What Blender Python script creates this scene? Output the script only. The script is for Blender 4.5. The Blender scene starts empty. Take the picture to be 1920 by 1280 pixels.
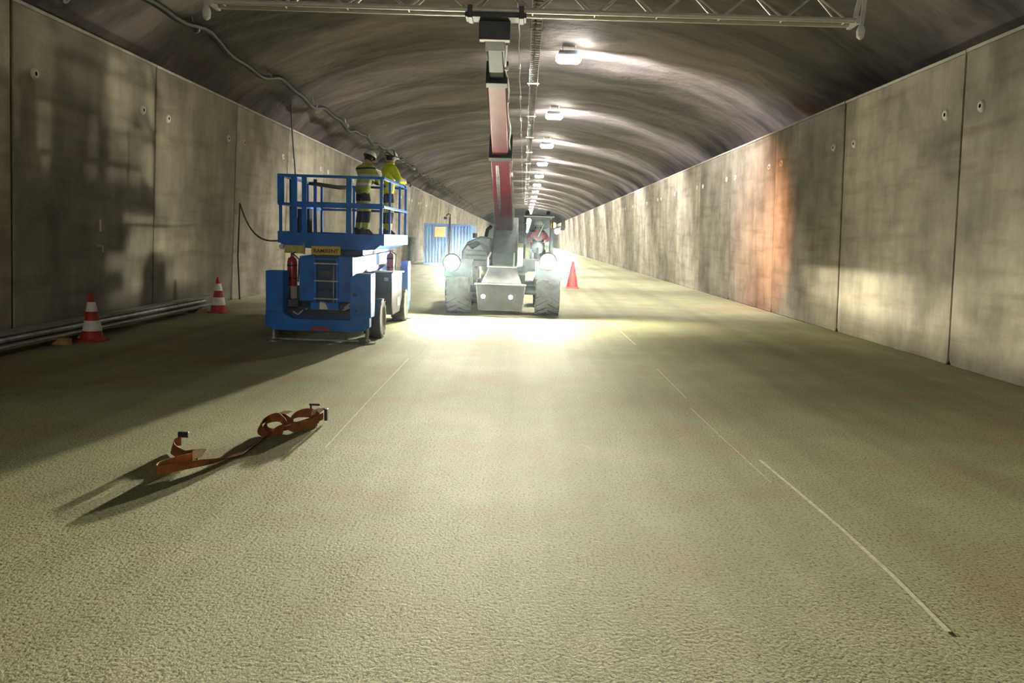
import bpy, math, random
from mathutils import Vector, Matrix, noise

R = random.Random(7)
scn = bpy.context.scene
col = scn.collection

# ------------------------------------------------------------------ camera
CAM_H = 1.925
FPX = 1500.0                                   # focal length in pixels of the 1920 wide frame
d = Vector(((982 - 960) / FPX, (640 - 447) / FPX, -1.0)).normalized()   # tunnel axis seen by the camera
u = Vector((0.034, 1.0, 0.0)); u = (u - u.dot(d) * d).normalized()      # the phone is rolled about two degrees
r = d.cross(u)
camd = bpy.data.cameras.new('camera')
camd.sensor_width = 36.0
camd.lens = FPX / 1920 * 36.0
camd.clip_end = 1000
cam = bpy.data.objects.new('camera', camd)
col.objects.link(cam)
mw = Matrix((r, d, u)).to_4x4()
mw.translation = (0, 0, CAM_H)
cam.matrix_world = mw
scn.camera = cam

# ------------------------------------------------------------------ world, exposure
HAZE = 0.00013
w = bpy.data.worlds.new('night'); scn.world = w
w.use_nodes = True
w.node_tree.nodes['Background'].inputs[0].default_value = (0.42, 0.55, 0.75, 1)
w.node_tree.nodes['Background'].inputs[1].default_value = 0.05
vol = w.node_tree.nodes.new('ShaderNodeVolumeScatter')        # thin dust in the tunnel air
vol.inputs['Density'].default_value = HAZE
vol.inputs['Anisotropy'].default_value = 0.97
vol.inputs['Color'].default_value = (.72, .86, 1, 1)
w.node_tree.links.new(vol.outputs[0], w.node_tree.nodes['World Output'].inputs['Volume'])
scn.cycles.max_bounces = 4
scn.cycles.diffuse_bounces = 3
scn.cycles.glossy_bounces = 2
scn.cycles.transmission_bounces = 4
scn.cycles.adaptive_threshold = 0.08
scn.cycles.use_light_tree = False
scn.cycles.sample_clamp_indirect = 6
scn.view_settings.view_transform = 'Standard'
scn.view_settings.look = 'None'
scn.view_settings.gamma = 1.0
scn.view_settings.exposure = 0.0
try:
    scn.view_settings.use_curve_mapping = False
except Exception:
    pass
HEAD_W = 310.0        # headlamps of the machine
TUNNEL_W = 5600.0     # one lamp of the row under the crown
AMBER_W = 4000.0      # amber side lamp on the machine


def ies_text():
    """Photometric profile of a work light: strong at the horizon, weak towards the ground in front of it."""
    V = [0, 15, 30, 40, 48, 55] + [58 + .75 * i for i in range(48)] + [96, 98, 101, 105, 110, 118, 128, 140, 180]
    Hn = [7.5 * i for i in range(49)]
    h = 1.34

    def tgt(dist):
        pts = [(0, 7), (2, 7), (3, 5), (4.2, 2.0), (5.5, .98), (8, .62), (12, .50), (16, .44), (30, .22)]
        for (a, ea), (b, eb) in zip(pts, pts[1:]):
            if dist <= b:
                return ea + (eb - ea) * (dist - a) / (b - a)
        return .2
    rows = []
    for hh in Hn:
        phi = hh if hh <= 180 else hh - 360
        f = math.exp(-(phi / (24.0 if phi < 0 else 17.0)) ** 2) + .055 * max(0, math.cos(math.radians(phi * .9)))
        side = .36 * math.exp(-((phi + 80) / 26.0) ** 2)
        back = max(0, 1 - max(0, abs(phi) - 85) / 35)       # the housing shades everything behind it
        f *= back; side *= back
        row = []
        for v in V:
            a = 90 - v
            if a > 3.6:
                dist = h / math.tan(math.radians(a)) if a < 89.9 else 0
                I = tgt(dist) * (dist * dist + h * h) ** 1.5 / h
                f_ = f + (side if f > 0 else 0) * min(1, a / 18)
                ff = f_ if a < 14 else f_ + (back - f_) * min(1, (a - 14) / 26)
            elif a > -1:
                I = 1250; ff = f + (side * .3 if f > 0 else 0)
            else:
                e = -a
                I = 1250 * math.exp(-((e - 1) / 4.5) ** 1.0) + 240 * math.exp(-e / 30); ff = f
                I += 38 * math.exp(-((e - 22) / 16) ** 2) * math.exp(-((abs(phi) - 62) / 24) ** 2) / max(f, .02)
            gap = 1 - (.18 + .45 * min(1, abs(phi) / 30)) * math.exp(-((a - 7.7) / 1.1) ** 2)     # dark gap between the two reflector rows
            row.append('%.2f' % (I * ff * gap))
        rows.append(' '.join(row))
    t = 'IESNA:LM-63-2002\nTILT=NONE\n1 -1 1 %d %d 1 2 0 0 0\n1 1 0\n' % (len(V), len(Hn))
    t += ' '.join(str(v) for v in V) + '\n' + ' '.join(str(x) for x in Hn) + '\n' + '\n'.join(rows) + '\n'
    tx = bpy.data.texts.new('work_light_profile')
    tx.from_string(t)
    return tx


# ------------------------------------------------------------------ materials
def new_mat(name):
    m = bpy.data.materials.new(name); m.use_nodes = True
    nt = m.node_tree
    return m, nt, nt.nodes['Principled BSDF']


def N(nt, t, **kw):
    n = nt.nodes.new(t)
    for k, v in kw.items():
        setattr(n, k, v)
    return n


def plain(name, c, rough=.5, metal=0.0, dirt=.25, scale=6.0, bump=0.0, emit=None, coat=0.0):
    m, nt, b = new_mat(name)
    tc = N(nt, 'ShaderNodeTexCoord')
    nz = N(nt, 'ShaderNodeTexNoise'); nz.inputs['Scale'].default_value = scale; nz.inputs['Detail'].default_value = 5
    nt.links.new(tc.outputs['Object'], nz.inputs['Vector'])
    rp = N(nt, 'ShaderNodeValToRGB')
    rp.color_ramp.elements[0].position = .3; rp.color_ramp.elements[1].position = .7
    rp.color_ramp.elements[0].color = (*[x * (1 - dirt) for x in c], 1)
    rp.color_ramp.elements[1].color = (*[min(1, x * (1 + dirt * .4)) for x in c], 1)
    nt.links.new(nz.outputs['Fac'], rp.inputs['Fac'])
    nt.links.new(rp.outputs['Color'], b.inputs['Base Color'])
    b.inputs['Roughness'].default_value = rough
    b.inputs['Metallic'].default_value = metal
    b.inputs['Coat Weight'].default_value = coat
    if bump:
        n2 = N(nt, 'ShaderNodeTexNoise'); n2.inputs['Scale'].default_value = scale * 6; n2.inputs['Detail'].default_value = 4
        nt.links.new(tc.outputs['Object'], n2.inputs['Vector'])
        bp = N(nt, 'ShaderNodeBump'); bp.inputs['Strength'].default_value = bump; bp.inputs['Distance'].default_value = .01
        nt.links.new(n2.outputs['Fac'], bp.inputs['Height']); nt.links.new(bp.outputs['Normal'], b.inputs['Normal'])
    if emit:
        b.inputs['Emission Color'].default_value = (*emit[0], 1)
        b.inputs['Emission Strength'].default_value = emit[1]
    return m


def panel_mat():
    m, nt, b = new_mat('cast_concrete_panel')
    L = nt.links.new
    tc = N(nt, 'ShaderNodeTexCoord'); oi = N(nt, 'ShaderNodeObjectInfo')
    off = N(nt, 'ShaderNodeVectorMath', operation='ADD')
    cmb = N(nt, 'ShaderNodeCombineXYZ')
    ml = N(nt, 'ShaderNodeMath', operation='MULTIPLY'); ml.inputs[1].default_value = 80
    L(oi.outputs['Random'], ml.inputs[0]); L(ml.outputs[0], cmb.inputs[1]); L(ml.outputs[0], cmb.inputs[2])
    L(tc.outputs['Object'], off.inputs[0]); L(cmb.outputs[0], off.inputs[1])
    big = N(nt, 'ShaderNodeTexNoise'); big.inputs['Scale'].default_value = .55; big.inputs['Detail'].default_value = 6; big.inputs['Roughness'].default_value = .6
    L(off.outputs[0], big.inputs['Vector'])
    mp = N(nt, 'ShaderNodeMapping'); mp.inputs['Scale'].default_value = (1, 1.8, .4)
    L(off.outputs[0], mp.inputs['Vector'])
    st = N(nt, 'ShaderNodeTexNoise'); st.inputs['Scale'].default_value = 1.1; st.inputs['Detail'].default_value = 7; st.inputs['Roughness'].default_value = .62
    L(mp.outputs[0], st.inputs['Vector'])
    mp2 = N(nt, 'ShaderNodeMapping'); mp2.inputs['Scale'].default_value = (1, .35, 3.2)
    L(off.outputs[0], mp2.inputs['Vector'])
    hz = N(nt, 'ShaderNodeTexNoise'); hz.inputs['Scale'].default_value = 1.2; hz.inputs['Detail'].default_value = 5
    L(mp2.outputs[0], hz.inputs['Vector'])
    r1 = N(nt, 'ShaderNodeValToRGB'); e = r1.color_ramp.elements
    e[0].position = .32; e[0].color = (.155, .135, .10, 1); e[1].position = .68; e[1].color = (.44, .40, .31, 1)
    L(big.outputs['Fac'], r1.inputs['Fac'])
    r2 = N(nt, 'ShaderNodeValToRGB'); e = r2.color_ramp.elements
    e[0].position = .33; e[0].color = (.36, .34, .31, 1); e[1].position = .6; e[1].color = (1, 1, 1, 1)
    L(st.outputs['Fac'], r2.inputs['Fac'])
    r3 = N(nt, 'ShaderNodeValToRGB'); e = r3.color_ramp.elements
    e[0].position = .3; e[0].color = (.55, .5, .44, 1); e[1].position = .5; e[1].color = (1, 1, 1, 1)
    L(hz.outputs['Fac'], r3.inputs['Fac'])
    mx = N(nt, 'ShaderNodeMix', data_type='RGBA', blend_type='MULTIPLY'); mx.inputs[0].default_value = .45
    L(r1.outputs[0], mx.inputs[6]); L(r2.outputs[0], mx.inputs[7])
    mx2 = N(nt, 'ShaderNodeMix', data_type='RGBA', blend_type='MULTIPLY'); mx2.inputs[0].default_value = .6
    L(mx.outputs[2], mx2.inputs[6]); L(r3.outputs[0], mx2.inputs[7])
    hsv = N(nt, 'ShaderNodeHueSaturation'); mr = N(nt, 'ShaderNodeMapRange')
    mr.inputs[3].default_value = .82; mr.inputs[4].default_value = 1.22
    L(oi.outputs['Random'], mr.inputs[0]); L(mr.outputs[0], hsv.inputs['Value']); L(mx2.outputs[2], hsv.inputs['Color'])
    L(hsv.outputs[0], b.inputs['Base Color'])
    b.inputs['Roughness'].default_value = .75
    fn = N(nt, 'ShaderNodeTexNoise'); fn.inputs['Scale'].default_value = 22; fn.inputs['Detail'].default_value = 6
    L(tc.outputs['Object'], fn.inputs['Vector'])
    bp = N(nt, 'ShaderNodeBump'); bp.inputs['Strength'].default_value = .25; bp.inputs['Distance'].default_value = .02
    L(fn.outputs['Fac'], bp.inputs['Height']); L(bp.outputs['Normal'], b.inputs['Normal'])
    return m


def floor_mat():
    m, nt, b = new_mat('rough_road_base')
    L = nt.links.new
    tc = N(nt, 'ShaderNodeTexCoord')
    big = N(nt, 'ShaderNodeTexNoise'); big.inputs['Scale'].default_value = .8; big.inputs['Detail'].default_value = 6; big.inputs['Roughness'].default_value = .6
    L(tc.outputs['Object'], big.inputs['Vector'])
    r1 = N(nt, 'ShaderNodeValToRGB'); e = r1.color_ramp.elements
    e[0].position = .3; e[0].color = (.40, .315, .20, 1); e[1].position = .7; e[1].color = (.46, .435, .28, 1)
    n = r1.color_ramp.elements.new(.5); n.color = (.375, .39, .24, 1)
    L(big.outputs['Fac'], r1.inputs['Fac'])
    # pitted grain
    g = N(nt, 'ShaderNodeTexNoise'); g.inputs['Scale'].default_value = 52; g.inputs['Detail'].default_value = 4; g.inputs['Roughness'].default_value = .65
    mp = N(nt, 'ShaderNodeMapping'); mp.inputs['Scale'].default_value = (1, .8, 1)
    L(tc.outputs['Object'], mp.inputs['Vector']); L(mp.outputs[0], g.inputs['Vector'])
    rg = N(nt, 'ShaderNodeValToRGB'); e = rg.color_ramp.elements
    e[0].position = .33; e[0].color = (.10, .095, .08, 1); e[1].position = .47; e[1].color = (.96, .96, .96, 1)
    pk = e.new(.66); pk.color = (1.12, 1.12, 1.1, 1)
    L(g.outputs['Fac'], rg.inputs['Fac'])
    mx = N(nt, 'ShaderNodeMix', data_type='RGBA', blend_type='MULTIPLY'); mx.inputs[0].default_value = .85
    L(r1.outputs[0], mx.inputs[6]); L(rg.outputs[0], mx.inputs[7])
    # tyre tracks and dust running along the road
    mp2 = N(nt, 'ShaderNodeMapping'); mp2.inputs['Scale'].default_value = (1.6, .05, 1)
    L(tc.outputs['Object'], mp2.inputs['Vector'])
    tr = N(nt, 'ShaderNodeTexNoise'); tr.inputs['Scale'].default_value = 1.0; tr.inputs['Detail'].default_value = 4
    L(mp2.outputs[0], tr.inputs['Vector'])
    rt = N(nt, 'ShaderNodeValToRGB'); e = rt.color_ramp.elements
    e[0].position = .35; e[0].color = (.74, .72, .7, 1); e[1].position = .6; e[1].color = (1, 1, 1, 1)
    L(tr.outputs['Fac'], rt.inputs['Fac'])
    mx2 = N(nt, 'ShaderNodeMix', data_type='RGBA', blend_type='MULTIPLY'); mx2.inputs[0].default_value = .7
    L(mx.outputs[2], mx2.inputs[6]); L(rt.outputs[0], mx2.inputs[7])
    L(mx2.outputs[2], b.inputs['Base Color'])
    b.inputs['Roughness'].default_value = .82
    b.inputs['Specular IOR Level'].default_value = .12
    bp = N(nt, 'ShaderNodeBump'); bp.inputs['Strength'].default_value = .5; bp.inputs['Distance'].default_value = .01
    L(g.outputs['Fac'], bp.inputs['Height']); L(bp.outputs['Normal'], b.inputs['Normal'])
    return m


def vault_mat():
    m, nt, b = new_mat('sprayed_concrete_vault')
    L = nt.links.new
    tc = N(nt, 'ShaderNodeTexCoord')
    mp = N(nt, 'ShaderNodeMapping'); mp.inputs['Scale'].default_value = (.3, .9, .6)
    L(tc.outputs['Object'], mp.inputs['Vector'])
    a = N(nt, 'ShaderNodeTexNoise'); a.inputs['Scale'].default_value = .55; a.inputs['Detail'].default_value = 7; a.inputs['Roughness'].default_value = .62
    a.inputs['Distortion'].default_value = .6
    L(mp.outputs[0], a.inputs['Vector'])
    r1 = N(nt, 'ShaderNodeValToRGB'); e = r1.color_ramp.elements
    e[0].position = .36; e[0].color = (.05, .046, .044, 1); e[1].position = .66; e[1].color = (.23, .195, .18, 1)
    n = e.new(.5); n.color = (.125, .107, .103, 1)
    L(a.outputs['Fac'], r1.inputs['Fac'])
    L(r1.outputs[0], b.inputs['Base Color'])
    b.inputs['Roughness'].default_value = .8
    f = N(nt, 'ShaderNodeTexNoise'); f.inputs['Scale'].default_value = 2.5; f.inputs['Detail'].default_value = 8
    L(tc.outputs['Object'], f.inputs['Vector'])
    bp = N(nt, 'ShaderNodeBump'); bp.inputs['Strength'].default_value = .5; bp.inputs['Distance'].default_value = .12
    L(f.outputs['Fac'], bp.inputs['Height']); L(bp.outputs['Normal'], b.inputs['Normal'])
    return m


def zones(name, axis, stops, rough=.85, bump=.3):
    """cloth whose colour changes along an object axis (sewn-on bands)"""
    m, nt, b = new_mat(name)
    L = nt.links.new
    tc = N(nt, 'ShaderNodeTexCoord'); sp = N(nt, 'ShaderNodeSeparateXYZ')
    L(tc.outputs['Object'], sp.inputs[0])
    rp = N(nt, 'ShaderNodeValToRGB'); rp.color_ramp.interpolation = 'CONSTANT'
    e = rp.color_ramp.elements
    e[0].position = stops[0][0] / 2; e[0].color = (*stops[0][1], 1)
    e[1].position = stops[1][0] / 2; e[1].color = (*stops[1][1], 1)
    for p, c in stops[2:]:
        x = e.new(p / 2); x.color = (*c, 1)
    hf = N(nt, 'ShaderNodeMath', operation='MULTIPLY'); hf.inputs[1].default_value = .5
    L(sp.outputs[axis], hf.inputs[0]); L(hf.outputs[0], rp.inputs['Fac'])
    L(rp.outputs[0], b.inputs['Base Color'])
    b.inputs['Roughness'].default_value = rough
    nz = N(nt, 'ShaderNodeTexNoise'); nz.inputs['Scale'].default_value = 14
    L(tc.outputs['Object'], nz.inputs['Vector'])
    bp = N(nt, 'ShaderNodeBump'); bp.inputs['Strength'].default_value = bump; bp.inputs['Distance'].default_value = .03
    L(nz.outputs['Fac'], bp.inputs['Height']); L(bp.outputs['Normal'], b.inputs['Normal'])
    return m


M = {}
M['panel'] = panel_mat()
M['floor'] = floor_mat()
M['vault'] = vault_mat()
M['core'] = plain('dark_joint_backing', (.02, .019, .017), .9)
M['cap'] = plain('pale_cap_strip', (.46, .44, .38), .7, dirt=.3, scale=2)
M['socket'] = plain('pale_cast_plug', (.62, .60, .52), .7)
M['hole'] = plain('dark_socket_hole', (.015, .014, .012), .8)
M['blue'] = plain('blue_machine_paint', (.002, .16, .64), .55, dirt=.35, scale=3.5, coat=.1)
M['navy'] = plain('dark_blue_machine_paint', (.003, .04, .16), .5, dirt=.4, scale=4)
M['black'] = plain('black_plastic', (.012, .012, .013), .5)
M['dark'] = plain('dark_grey_machine_paint', (.05, .055, .065), .5, dirt=.35)
M['tip'] = plain('blue_black_boom_paint', (.016, .022, .032), .5, dirt=.4)
M['engine'] = plain('anthracite_sheet_metal', (.085, .085, .10), .5, dirt=.3)
M['steel'] = plain('worn_steel', (.36, .36, .34), .45, metal=.7, dirt=.4, scale=9)
M['galv'] = plain('galvanised_steel', (.50, .51, .50), .42, metal=.55, dirt=.25, scale=8)
M['alu'] = plain('aluminium_lattice', (.74, .72, .67), .38, metal=.35, dirt=.15, scale=5)
M['rubber'] = plain('dusty_tyre_rubber', (.10, .098, .088), .9, dirt=.45, scale=5, bump=.4)
M['rim'] = plain('wheel_rim_paint', (.34, .33, .30), .5, dirt=.3)
M['red'] = plain('red_boom_paint', (.17, .012, .03), .42, dirt=.3, scale=3, coat=.1)
M['extred'] = plain('extinguisher_red', (.42, .018, .028), .35, coat=.3)
M['conered'] = plain('cone_red', (.42, .03, .022), .6, dirt=.35, scale=9)
M['conewhite'] = plain('cone_white_sleeve', (.75, .71, .66), .5, dirt=.2, scale=9)
M['farcone'] = plain('cone_bright_red', (.78, .06, .05), .6, dirt=.2, scale=9)
M['yellow'] = plain('yellow_sign_plate', (.83, .62, .05), .45, dirt=.12)
M['lime'] = plain('faded_lime_plate', (.62, .58, .10), .5, dirt=.3, scale=12)
M['print'] = plain('dark_print', (.06, .045, .02), .6)
M['white'] = plain('white_paint', (.75, .75, .72), .45, dirt=.1)
M['helmet'] = plain('white_helmet_shell', (.82, .81, .76), .35, dirt=.08, coat=.2)
M['skin'] = plain('skin', (.52, .31, .22), .55, dirt=.1)
M['hair'] = plain('dark_hair', (.02, .014, .01), .7)
M['wood'] = plain('sawn_timber', (.42, .27, .13), .8, dirt=.45, scale=14, bump=.3)
M['strap'] = plain('orange_strap_webbing', (.33, .11, .03), .7, dirt=.5, scale=9, bump=.3)
M['strapedge'] = plain('pale_strap_underside', (.68, .62, .5), .8, dirt=.3)
M['cloth'] = plain('white_rag', (.8, .8, .76), .9, dirt=.15)
M['redcloth'] = plain('red_jacket_cloth', (.75, .10, .10), .8, dirt=.2)
M['glove'] = plain('dark_work_glove', (.03, .03, .035), .8)
M['boot'] = plain('black_work_boot', (.02, .018, .016), .6)
M['chalk'] = plain('chalk_line', (.70, .66, .46), .9, dirt=.3, scale=20)
M['concblock'] = plain('grey_cement_board', (.45, .42, .37), .85, dirt=.2)
M['container'] = plain('blue_container_paint', (.10, .20, .42), .5, dirt=.25, scale=1.5)
M['orange'] = plain('orange_sign', (.85, .40, .12), .55, dirt=.15)
M['hose'] = plain('black_cable_sheath', (.014, .013, .012), .45, dirt=.3)
M['palehose'] = plain('pale_hydraulic_hose', (.62, .60, .60), .4, dirt=.2)
M['lamp'] = plain('lit_lamp_lens', (.9, .9, .9), .3, emit=((1, .97, .88), 60))
M['head'] = plain('lit_headlamp_lens', (.9, .9, .9), .3, emit=((.95, .98, 1), 160))
M['small'] = plain('lit_marker_lens', (.9, .9, .9), .3, emit=((.9, .97, 1), 14))
M['amber'] = plain('amber_lamp_lens', (.9, .45, .1), .3, emit=((1, .42, .08), 25))
M['mirror'] = plain('mirror_back', (.06, .06, .07), .3)
M['redrefl'] = plain('red_reflector_tape', (.45, .03, .05), .4)
YEL = (.60, .70, .02); SIL = (.62, .64, .60); NAV = (.012, .016, .035)
M['jacket_a'] = zones('shaded_yellow_jacket', 2, [(0, (.40, .46, .09)), (1.02, SIL), (1.07, (.40, .46, .09)), (1.20, SIL), (1.25, (.42, .48, .09)), (1.345, (.025, .024, .015)), (1.385, (.42, .48, .09))])  # duller yellow: the wearer's shade is put into the cloth colour
M['jacket_b'] = zones('bright_yellow_jacket', 2, [(0, (.72, .80, .01)), (.98, SIL), (1.03, (.74, .82, .01)), (1.16, SIL), (1.2, (.74, .82, .01))])
M['trousers'] = zones('dark_trousers_with_bands', 2, [(0, NAV), (.12, (.50, .56, .12)), (.26, NAV), (.50, (.50, .56, .12)), (.60, SIL), (.65, (.5, .56, .12)), (.70, NAV)])
m, nt, b = new_mat('cab_glass')
b.inputs['Base Color'].default_value = (.75, .85, .88, 1); b.inputs['Roughness'].default_value = .05
b.inputs['Transmission Weight'].default_value = 1.0; b.inputs['IOR'].default_value = 1.1; b.inputs['Alpha'].default_value = .35
M['glass'] = m


# ------------------------------------------------------------------ mesh builder
class MB:
    def __init__(s):
        s.v = []; s.f = []; s.mi = []

    def add(s, vs, fs, mi=0):
        o = len(s.v)
        s.v += [Vector(p) for p in vs]
        s.f += [tuple(i + o for i in f) for f in fs]
        s.mi += [mi] * len(fs)
        return s

    def hexa(s, p, mi=0):      # 8 points: bottom loop 0-3 then top loop 4-7 (counter-clockwise from above)
        return s.add(p, [(3, 2, 1, 0), (4, 5, 6, 7), (0, 1, 5, 4), (1, 2, 6, 5), (2, 3, 7, 6), (3, 0, 4, 7)], mi)

    def box(s, x0, x1, y0, y1, z0, z1, mi=0):
        return s.hexa([(x0, y0, z0), (x1, y0, z0), (x1, y1, z0), (x0, y1, z0), (x0, y0, z1), (x1, y0, z1), (x1, y1, z1), (x0, y1, z1)], mi)

    def bar(s, a, b, wx, wz=None, mi=0, up=(0, 0, 1)):   # rectangular bar between two points
        a = Vector(a); b = Vector(b); wz = wz or wx
        t = (b - a).normalized(); upv = Vector(up)
        if abs(t.dot(upv)) > .98:
            upv = Vector((0, 1, 0))
        x = t.cross(upv).normalized(); z = x.cross(t)
        p = []
        for q in (a, b):
            p += [q - x * wx / 2 - z * wz / 2, q + x * wx / 2 - z * wz / 2, q + x * wx / 2 + z * wz / 2, q - x * wx / 2 + z * wz / 2]
        return s.hexa(p, mi)

    def prism(s, pts, axis, a, b, mi=0):    # polygon in the plane across axis, extruded from a to b
        n = len(pts)

        def mk(p, t):
            q = list(p); q.insert(axis, t); return q
        vs = [mk(p, a) for p in pts] + [mk(p, b) for p in pts]
        fs = [tuple(range(n))[::-1], tuple(range(n, 2 * n))] + [(i, (i + 1) % n, n + (i + 1) % n, n + i) for i in range(n)]
        return s.add(vs, fs, mi)

    def tube(s, pts, rad, n=8, mi=0, caps=True):
        pts = [Vector(p) for p in pts]
        rs = rad if isinstance(rad, (list, tuple)) else [rad] * len(pts)
        t0 = (pts[1] - pts[0]).normalized()
        x = t0.cross(Vector((0, 0, 1)))
        if x.length < .05:
            x = t0.cross(Vector((0, 1, 0)))
        x.normalize()
        vs = []
        for i, p in enumerate(pts):
            t = (pts[min(i + 1, len(pts) - 1)] - pts[max(i - 1, 0)]).normalized()
            x = (x - t * x.dot(t)).normalized(); y = t.cross(x)
            vs += [p + (x * math.cos(a) + y * math.sin(a)) * rs[i] for a in (2 * math.pi * k / n for k in range(n))]
        fs = []
        for i in range(len(pts) - 1):
            for k in range(n):
                fs.append((i * n + k, i * n + (k + 1) % n, (i + 1) * n + (k + 1) % n, (i + 1) * n + k))
        if caps:
            fs.append(tuple(range(n))[::-1]); fs.append(tuple(range((len(pts) - 1) * n, len(pts) * n)))
        return s.add(vs, fs, mi)

    def lathe(s, prof, c, axis=2, n=20, mi=0, mis=None):   # profile of (radius, height) turned about an axis through c
        c = Vector(c); vs = []
        for rr, h in prof:
            for k in range(n):
                a = 2 * math.pi * k / n
                q = [rr * math.cos(a), rr * math.sin(a)]
                q.insert(axis, h)
                vs.append(c + Vector(q))
        for i in range(len(prof) - 1):
            fs = [(i * n + k, i * n + (k + 1) % n, (i + 1) * n + (k + 1) % n, (i + 1) * n + k) for k in range(n)]
            if i == 0:
                o = len(s.v); s.v += vs
            s.f += [tuple(o + j for j in f) for f in fs]
            s.mi += [mis[i] if mis else mi] * n
        if prof[0][0] > 1e-4:
            s.f.append(tuple(o + k for k in range(n))[::-1]); s.mi.append(mis[0] if mis else mi)
        if prof[-1][0] > 1e-4:
            s.f.append(tuple(o + (len(prof) - 1) * n + k for k in range(n))); s.mi.append(mis[-1] if mis else mi)
        return s

    def mesh(s, name, mats, smooth=35, off=None):
        me = bpy.data.meshes.new(name)
        o = Vector(off) if off is not None else Vector((0, 0, 0))
        me.from_pydata([tuple(p - o) for p in s.v], [], s.f)
        for m_ in (mats if isinstance(mats, (list, tuple)) else [mats]):
            me.materials.append(M[m_] if isinstance(m_, str) else m_)
        me.polygons.foreach_set('material_index', s.mi)
        import bmesh
        bm = bmesh.new(); bm.from_mesh(me)
        bmesh.ops.recalc_face_normals(bm, faces=bm.faces)
        bm.to_mesh(me); bm.free()
        if smooth:
            me.shade_smooth(); me.set_sharp_from_angle(angle=math.radians(smooth))
        me.update()
        return me


def part(name, mb, mat, parent=None, bevel=0, smooth=35, local=False, label=None):
    """one mesh object; coordinates are world unless local"""
    off = None
    if parent is not None and not local:
        off = Vector(parent.location)
        if parent.parent is not None:
            off = off + Vector(parent.parent.location)
    me = mb.mesh(name, mat, smooth, off)
    o = bpy.data.objects.new(name, me); col.objects.link(o)
    o.parent = parent
    if bevel:
        md = o.modifiers.new('bevel', 'BEVEL'); md.width = bevel; md.segments = 2; md.limit_method = 'ANGLE'; md.angle_limit = math.radians(40)
    if label:
        o['label'] = label
    return o


def thing(name, label, cat, loc=(0, 0, 0), group=None, rz=0):
    o = bpy.data.objects.new(name, None); col.objects.link(o)
    o.location = loc; o.rotation_euler = (0, 0, rz); o.empty_display_size = .2
    o['label'] = label; o['category'] = cat
    if group:
        o['group'] = group
    return o


def tag(o, label, cat, group=None):
    o['label'] = label; o['category'] = cat
    if group:
        o['group'] = group
    return o


def struct(name, mb, mat, smooth=35, label=None):
    o = part(name, mb, mat, None, smooth=smooth); o['kind'] = 'structure'
    if label:
        o['label'] = label
    return o


def cp(o, parent, loc=None):
    c = o.copy(); col.objects.link(c); c.parent = parent
    if loc is not None:
        c.location = loc
    return c


# ------------------------------------------------------------------ the tunnel
Y0, Y1 = -64.0, 330.0
fl = MB(); fl.add([(-9.6, Y0, 0), (9.6, Y0, 0), (9.6, Y1, 0), (-9.6, Y1, 0)], [(0, 1, 2, 3)])
struct('floor', fl, 'floor', 0, 'rough yellowish grey road base running the length of the tunnel')

ys = [Y0 + 8.0 * i for i in range(7)] + [-7 + i * 1.0 for i in range(98)] + [90 + 6 * i for i in range(1, 41)]
va = MB(); vs = []; fs = []
prof = [(-9.4, -.05), (-9.4, 2.2)] + [(-9.4 * math.cos(math.pi * k / 48), 4.6 + 3.5 * math.sin(math.pi * k / 48)) for k in range(49)] + [(9.4, 2.2), (9.4, -.05)]
for y in ys:
    for x, z in prof:
        n1 = noise.noise(Vector((x * .35, y * .3, z * .35))) * .16 + noise.noise(Vector((x * 1.3, y * 1.1, z * 1.2))) * .06
        s_ = 1 - n1 / 9
        vs.append((x * s_, y, z + (-n1 if z > 4.6 else 0)))
npf = len(prof)
for i in range(len(ys) - 1):
    for k in range(npf - 1):
        fs.append((i * npf + k, i * npf + k + 1, (i + 1) * npf + k + 1, (i + 1) * npf + k))
va.add(vs, fs)
struct('ceiling', va, 'vault', 60, 'dark blotched sprayed vault above the wall panels')
fe = MB(); fe.box(-9.6, 9.6, Y1, Y1 + .3, -.1, 8.4)
struct('wall_far', fe, 'vault', 0)

# precast wall panels: a dark core with panels hung in front, joints open between them
WH = 5.23


def socket_mesh():
    s = MB()
    s.lathe([(.0, .006), (.028, .006), (.032, .03), (.045, .036), (.07, .034), (.088, .02), (.10, .0)], (0, 0, 0), 0, 18, mis=[1, 1, 0, 0, 0, 0])
    return s.mesh('anchor_socket', ['socket', 'hole'])


SOCK = socket_mesh()


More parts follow.
